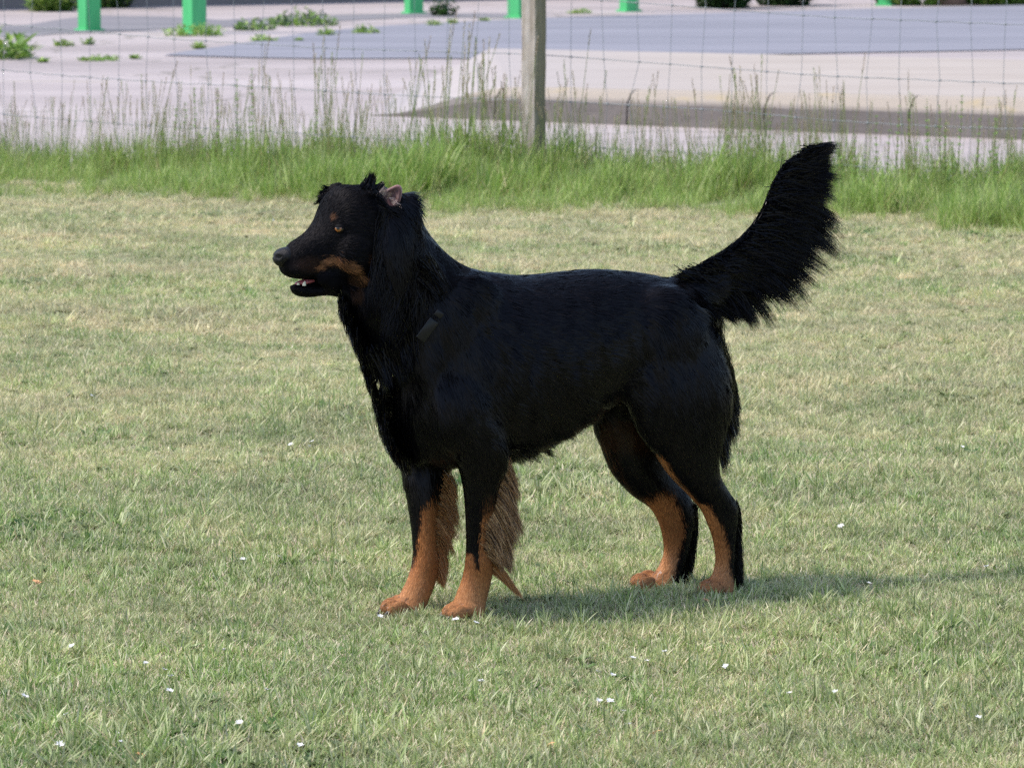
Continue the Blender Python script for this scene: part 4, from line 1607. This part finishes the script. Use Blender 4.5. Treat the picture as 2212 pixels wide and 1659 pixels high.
ch = [fringe([(1088, 992, 1112, 1018), (1085, 1015, 1126, 1075), (1076, 1050, 1130, 1120), (1070, 1085, 1126, 1155), (1067, 1120, 1118, 1185), (1065, 1155, 1110, 1215), (1064, 1185, 1100, 1235)],
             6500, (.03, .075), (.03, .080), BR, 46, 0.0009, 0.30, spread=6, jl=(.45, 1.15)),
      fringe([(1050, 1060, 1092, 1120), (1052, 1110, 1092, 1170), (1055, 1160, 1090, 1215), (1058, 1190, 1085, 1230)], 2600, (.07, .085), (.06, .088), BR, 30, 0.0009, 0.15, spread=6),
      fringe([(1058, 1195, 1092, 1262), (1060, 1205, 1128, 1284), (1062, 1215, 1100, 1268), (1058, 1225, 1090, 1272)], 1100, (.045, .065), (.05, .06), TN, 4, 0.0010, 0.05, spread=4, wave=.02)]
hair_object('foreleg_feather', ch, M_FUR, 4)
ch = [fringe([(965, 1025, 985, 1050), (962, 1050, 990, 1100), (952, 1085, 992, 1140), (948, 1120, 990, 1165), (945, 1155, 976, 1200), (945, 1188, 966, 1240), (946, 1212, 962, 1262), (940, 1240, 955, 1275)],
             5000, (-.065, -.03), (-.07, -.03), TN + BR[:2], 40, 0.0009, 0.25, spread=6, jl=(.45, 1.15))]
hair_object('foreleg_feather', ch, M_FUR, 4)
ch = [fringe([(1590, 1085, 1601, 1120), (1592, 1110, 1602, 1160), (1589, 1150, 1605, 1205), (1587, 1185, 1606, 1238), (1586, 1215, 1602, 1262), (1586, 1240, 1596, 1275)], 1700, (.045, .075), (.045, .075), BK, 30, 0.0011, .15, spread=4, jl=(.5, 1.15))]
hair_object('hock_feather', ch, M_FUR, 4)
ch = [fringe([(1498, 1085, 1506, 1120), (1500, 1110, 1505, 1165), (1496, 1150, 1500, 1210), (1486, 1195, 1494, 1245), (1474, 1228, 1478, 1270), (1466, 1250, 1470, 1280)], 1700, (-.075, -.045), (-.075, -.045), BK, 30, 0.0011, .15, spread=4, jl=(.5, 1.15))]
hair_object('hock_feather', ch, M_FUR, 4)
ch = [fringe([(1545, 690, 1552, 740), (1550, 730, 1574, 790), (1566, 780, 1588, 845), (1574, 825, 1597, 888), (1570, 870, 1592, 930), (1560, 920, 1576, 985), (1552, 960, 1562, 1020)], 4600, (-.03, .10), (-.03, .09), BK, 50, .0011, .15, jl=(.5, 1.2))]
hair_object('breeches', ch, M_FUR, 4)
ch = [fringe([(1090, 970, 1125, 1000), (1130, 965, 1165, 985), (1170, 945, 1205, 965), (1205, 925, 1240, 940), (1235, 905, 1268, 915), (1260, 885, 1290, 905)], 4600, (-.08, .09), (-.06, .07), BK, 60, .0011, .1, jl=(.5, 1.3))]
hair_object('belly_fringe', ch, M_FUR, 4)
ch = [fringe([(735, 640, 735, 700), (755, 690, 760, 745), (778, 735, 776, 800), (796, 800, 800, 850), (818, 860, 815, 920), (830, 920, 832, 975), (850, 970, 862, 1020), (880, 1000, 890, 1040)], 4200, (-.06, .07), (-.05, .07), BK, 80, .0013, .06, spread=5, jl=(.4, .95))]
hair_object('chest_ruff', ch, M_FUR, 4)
ch = [fringe([(822, 455, 812, 560), (845, 470, 828, 600), (866, 470, 862, 610), (888, 480, 888, 590), (905, 495, 925, 580)], 650, (.066, .082), (.074, .090), BK, 30, .0010, .02, spread=7, wave=.35),
      fringe([(814, 540, 806, 660), (832, 560, 822, 690), (855, 580, 850, 700), (880, 570, 885, 680), (905, 560, 930, 650)], 650, (.074, .088), (.080, .096), BK, 30, .0010, .02, spread=8, wave=.35),
      fringe([(840, 640, 815, 730), (870, 650, 850, 760), (905, 640, 900, 740), (940, 630, 960, 700), (960, 640, 985, 690)], 600, (.078, .095), (.085, .10), BK, 20, .0010, .02, spread=8, wave=.3),
      fringe([(925, 555, 968, 620), (915, 590, 965, 650), (918, 618, 962, 668)], 1200, (.055, .098), (.06, .105), BK, 20, .0015, .05, spread=7),
      fringe([(895, 690, 905, 770), (868, 725, 888, 800), (845, 745, 868, 815), (820, 760, 845, 830), (800, 770, 815, 840)], 2600, (.03, .098), (.05, .108), BK, 34, .0015, .05, spread=8),
      fringe([(780, 408, 798, 374), (795, 405, 806, 376), (808, 410, 822, 384), (818, 420, 835, 400)], 500, (.045, .065), (.045, .065), BK, 7, .0014, .0, spread=4),
      fringe([(870, 432, 895, 452), (888, 450, 908, 482), (900, 475, 916, 506), (905, 500, 918, 528)], 1100, (-.03, .05), (-.03, .05), BK, 24, .0014, .1, spread=5),
      fringe([(812, 412, 838, 438), (815, 428, 842, 448), (822, 442, 850, 462), (842, 452, 868, 470), (862, 440, 885, 465)], 420, (.074, .084), (.086, .094), BK, 18, .0010, .1, spread=3, wave=.2),
      fringe([(818, 418, 830, 402), (824, 420, 838, 404), (858, 440, 872, 452)], 90, (.074, .084), (.084, .090), [(.30, .24, .22), (.2, .15, .14)], 9, .0009, .1, spread=4),
      fringe([(716, 408, 697, 401), (706, 418, 686, 420), (700, 430, 680, 446)], 260, (-.075, -.06), (-.075, -.06), BK, 9, .0013, .1, spread=4)]
hair_object('ear_and_neck_hair', ch, M_FUR, 4)

# ------------------------------------------------------------------ face parts
def part(name, VF, mat, parent=dog, cols=None):
    me = mesh_from(name, VF[0], VF[1])
    if cols is not None: set_col(me, cols)
    o = obj(name, me, mat, parent)
    if parent is not dog:
        o.matrix_parent_inverse = parent.matrix_world.inverted() if parent.parent is None else Matrix.Translation(-Vector(dog.location))
    return o


def sub(name, VF, mat, par):
    """a sub-part; parents carry the dog's offset only"""
    me = mesh_from(name, VF[0], VF[1])
    o = bpy.data.objects.new(name, me)
    COL.objects.link(o)
    me.materials.append(mat)
    o.parent = par
    return o


# nose leather
nose_c = DP(617, 556, 0)
nf_ = dfw * 0.94 + Z3 * 0.10
nu_ = Z3 * 0.95 - dfw * 0.22
nV, nF = ellip(nose_c, (nf_ * .0265, dlat * .0225, nu_ * .0200), 24, 18)
nV = [np.array(v) for v in nV]
nV2 = []
for v in nV:
    d = v - nose_c
    u = d @ nu_ / .0200
    l = d @ dlat / .0225
    f = d @ nf_ / .0265
    if u < 0: d = d - dlat * (d @ dlat) * (-u) * 0.35
    # comma shaped nostrils
    for sgn in (1, -1):
        q = math.hypot((l - sgn * .55) / .33, (u + .12) / .28)
        if f > 0.1 and q < 1: d = d - nf_ * .007 * (1 - q * q) - dlat * sgn * .003 * (1 - q)
    if f > 0.5 and abs(l) < .12: d = d - nf_ * .0018
    nV2.append(nose_c + d)
nose = part('nose', (nV2, nF), M_NOSE)
for sgn in (1, -1):
    c = nose_c + nf_ * .0140 + dlat * sgn * .0138 - nu_ * .0028
    sub('nostril', ellip(c, (nf_ * .0045 + dlat * sgn * .0025, dlat * .0042, nu_ * .0040), 12, 8), M_NOSTRIL, nose)
# eyes: near on the hit point, far mirrored
for sgn in (1, -1):
    c = np.array(eye_c)
    s = (c - fm) @ dlat
    if sgn < 0: c = c - dlat * 2 * s
    en = np.array(eye_n)
    if sgn < 0: en = en - dlat * 2 * (en @ dlat)
    c = c - en * 0.0072
    look = en * 0.80 + dfw * 0.22 + Z3 * 0.05
    look /= np.linalg.norm(look)
    ax1 = np.cross(look, Z3)
    ax1 /= np.linalg.norm(ax1)
    ax2 = np.cross(ax1, look)
    ev = part('eye', ellip(c, (ax1 * .0105, ax2 * .0100, look * .0105), 20, 14), M_EYE)
    for nm, r0, r1, mt in (('iris', .0066, .0107, M_IRIS), ('pupil', .0033, .0109, M_PUPIL)):
        cc_ = ax1 * 0 
        V, F = [c + look * r1], []
        for i in range(1, 5):
            rr = r0 * i / 4
            for j in range(18):
                t = 2 * math.pi * j / 18
                V.append(c + look * math.sqrt(r1 * r1 - rr * rr) + (ax1 * math.cos(t) + ax2 * math.sin(t)) * rr)
        for j in range(18):
            F.append((0, 1 + j, 1 + (j + 1) % 18))
        for i in range(3):
            for j in range(18):
                F.append((1 + i * 18 + j, 1 + (i + 1) * 18 + j, 1 + (i + 1) * 18 + (j + 1) % 18, 1 + i * 18 + (j + 1) % 18))
        sub(nm, (V, F), mt, ev)
    V, F = ellip(c, (ax1 * .0122, look * .0116, ax2 * .0114), 24, 20)
    keepf = []
    for f in F:
        h_ = np.mean([(V[i] - c) @ ax2 for i in f]) / .0114
        k_ = np.mean([(V[i] - c) @ ax1 for i in f]) / .0122
        if h_ > 0.20 - 0.30 * k_ * k_ or h_ < -0.60 + 0.25 * k_ * k_: keepf.append(f)
    sub('eyelid', (V, keepf), M_LID, ev)
# tongue and teeth
V, F = ellip(DP(662, 608, 0), (dfw * .024 - Z3 * .004, dlat * .0135, Z3 * .0052), 18, 10)
part('tongue', (V, F), M_TONGUE)


def cone(c, d, r, h):
    d = np.array(d, float)
    d /= np.linalg.norm(d)
    a = np.cross(d, dfw)
    a /= np.linalg.norm(a)
    b = np.cross(d, a)
    V, F = [], []
    for i, (f, rr) in enumerate(((0, 1), (.35, .92), (.7, .62), (.92, .3))):
        for j in range(8):
            t = 2 * math.pi * j / 8
            V.append(c + d * h * f + (a * math.cos(t) + b * math.sin(t)) * r * rr + dfw * (-.15 * f * f * h))
    for i in range(3):
        for j in range(8):
            F.append((i * 8 + j, i * 8 + (j + 1) % 8, (i + 1) * 8 + (j + 1) % 8, (i + 1) * 8 + j))
    V.append(c + d * h)
    for j in range(8): F.append((24 + j, 24 + (j + 1) % 8, 32))
    return V, F


for sgn in (1, -1):
    part('canine_tooth', cone(DP(657, 617, .0215 * sgn), Z3 + dlat * .1 * sgn, .0038, .0085), M_TOOTH)
for q in range(6):
    s = (q - 2.5) * .0042
    part('incisor_tooth', cone(DP(641, 616, s) - dfw * abs(s) * .35, Z3, .0022, .0050), M_TOOTH)
# claws
for c in claws:
    V, F = cone(c, dfw * .8 - Z3 * .6, .0038, .017)
    part('claw', (V, F), M_CLAW)
part('carpal_pad', ellip(DP(909, 1303, FS + .020), (dfw * .007, dlat * .009, Z3 * .010), 12, 8), M_LIP)
# the near ear, flipped open: pink cup with folded rim
ec = np.array(ear_c)
en = dlat * 0.80 + dfw * 0.25 + Z3 * 0.30
en /= np.linalg.norm(en)
ea = np.cross(Z3 + dfw * -0.25, en)
ea /= np.linalg.norm(ea)
eb = np.cross(en, ea)
V, F, C = [], [], []
nr_, na = 9, 28
for i in range(nr_):
    f = i / (nr_ - 1)
    for j in range(na):
        t = 2 * math.pi * j / na
        rx, ry = .0205, .0255
        tt_ = (math.degrees(t) + 180) % 360 - 180
        rad = 0.80 + 0.42 * math.exp(-((tt_ - 62) / 32) ** 2) + 0.22 * math.exp(-((tt_ - 170) / 30) ** 2) + 0.22 * math.exp(-((tt_ + 170) / 30) ** 2) + 0.15 * math.exp(-((tt_ + 75) / 30) ** 2)
        x, y = rx * f * rad * math.cos(t), ry * f * rad * math.sin(t)
        z = -.004 + .009 * f ** 2.0 - (.012 * max(0, f - .80) / .20) + .0022 * math.sin(x * 620 + y * 330 + 1) * (1 - f) * f * 2
        V.append(ec + ea * x + eb * y + en * (z + .011))
        inner = np.array([0.075, 0.024, 0.021])
        rim = np.array([0.38, 0.20, 0.19])
        C.append(inner + (rim - inner) * sm(np.array(f), .80, .97) * max(0.06, 0.35 + .65 * math.sin(t + .5)))
for i in range(nr_ - 1):
    for j in range(na):
        F.append((i * na + j, (i + 1) * na + j, (i + 1) * na + (j + 1) % na, i * na + (j + 1) % na))
o = part('ear_opening', (V, F), M_EAR, cols=np.array(C))
o['label'] = 'pink inside of the ear flap thrown back'
# collar: strap follows the neck, mostly buried in the coat
ctr = (DP(945, 548, 0) + DP(810, 815, 0)) / 2
ca = DP(945, 548, 0) - DP(810, 815, 0)
ca /= np.linalg.norm(ca)
cn = np.cross(ca, dlat)
cn /= np.linalg.norm(cn)
V, F = [], []
nk = 48
ring_p = []
for j in range(nk):
    t = 2 * math.pi * j / nk
    d = ca * math.cos(t) + dlat * math.sin(t)
    loc, nor, ii, dist = bvh.ray_cast(Vector(ctr), Vector(d))
    ring_p.append((np.array(loc) - d * .0055) if loc is not None else ctr + d * .1)
for j in range(nk):
    d = ring_p[j] - ctr
    d /= np.linalg.norm(d)
    for off, z in ((0, -.0125), (.003, -.0125), (.003, .0125), (0, .0125)):
        V.append(ring_p[j] + d * off + cn * z)
for j in range(nk):
    k2 = (j + 1) % nk
    for q in range(4):
        F.append((j * 4 + q, j * 4 + (q + 1) % 4, k2 * 4 + (q + 1) % 4, k2 * 4 + q))
collar = part('collar', (V, F), M_COLLAR)
bc = np.array(buck_c)
bn = np.array(buck_n)
b1 = DP(945, 678, .09) - DP(905, 735, .09)
b1 -= bn * (b1 @ bn)
b1 /= np.linalg.norm(b1)
b2 = np.cross(bn, b1)


def slab(c, a, b, n_, la, lb, ln_, bev=.0015):
    bm = bmesh.new()
    bmesh.ops.create_cube(bm, size=1.0)
    bmesh.ops.scale(bm, verts=bm.verts, vec=(la, lb, ln_))
    bmesh.ops.bevel(bm, geom=list(bm.edges), offset=bev, segments=2, profile=.6, affect='EDGES')
    V = [c + a * v.co.x + b * v.co.y + n_ * v.co.z for v in bm.verts]
    bm.verts.index_update()
    F = [tuple(v.index for v in f.verts) for f in bm.faces]
    bm.free()
    return V, F


bk = sub('buckle', slab(bc + bn * .019, b1, b2, bn, .046, .020, .009), M_BUCKLE, collar)
sub('buckle', slab(bc + bn * .020 + b1 * .037, b1, b2, bn, .012, .016, .006, .001), M_BUCKLE, collar)
rc, rn = hit(850, 793)
if rc is None: rc, rn = Vector(DP(850, 793, .05)), Vector(dlat)
rc, rn = np.array(rc), np.array(rn)
V, F = [], []
r1 = np.cross(rn, Z3)
r1 /= np.linalg.norm(r1)
r2 = np.cross(r1, rn)
path = [tuple(rc + rn * .022 + (r1 * math.cos(t) + r2 * math.sin(t)) * .011) for t in np.linspace(0, 2 * math.pi, 22)]
sub('tag_ring', tube(path, .0013, 6), M_RING, collar)
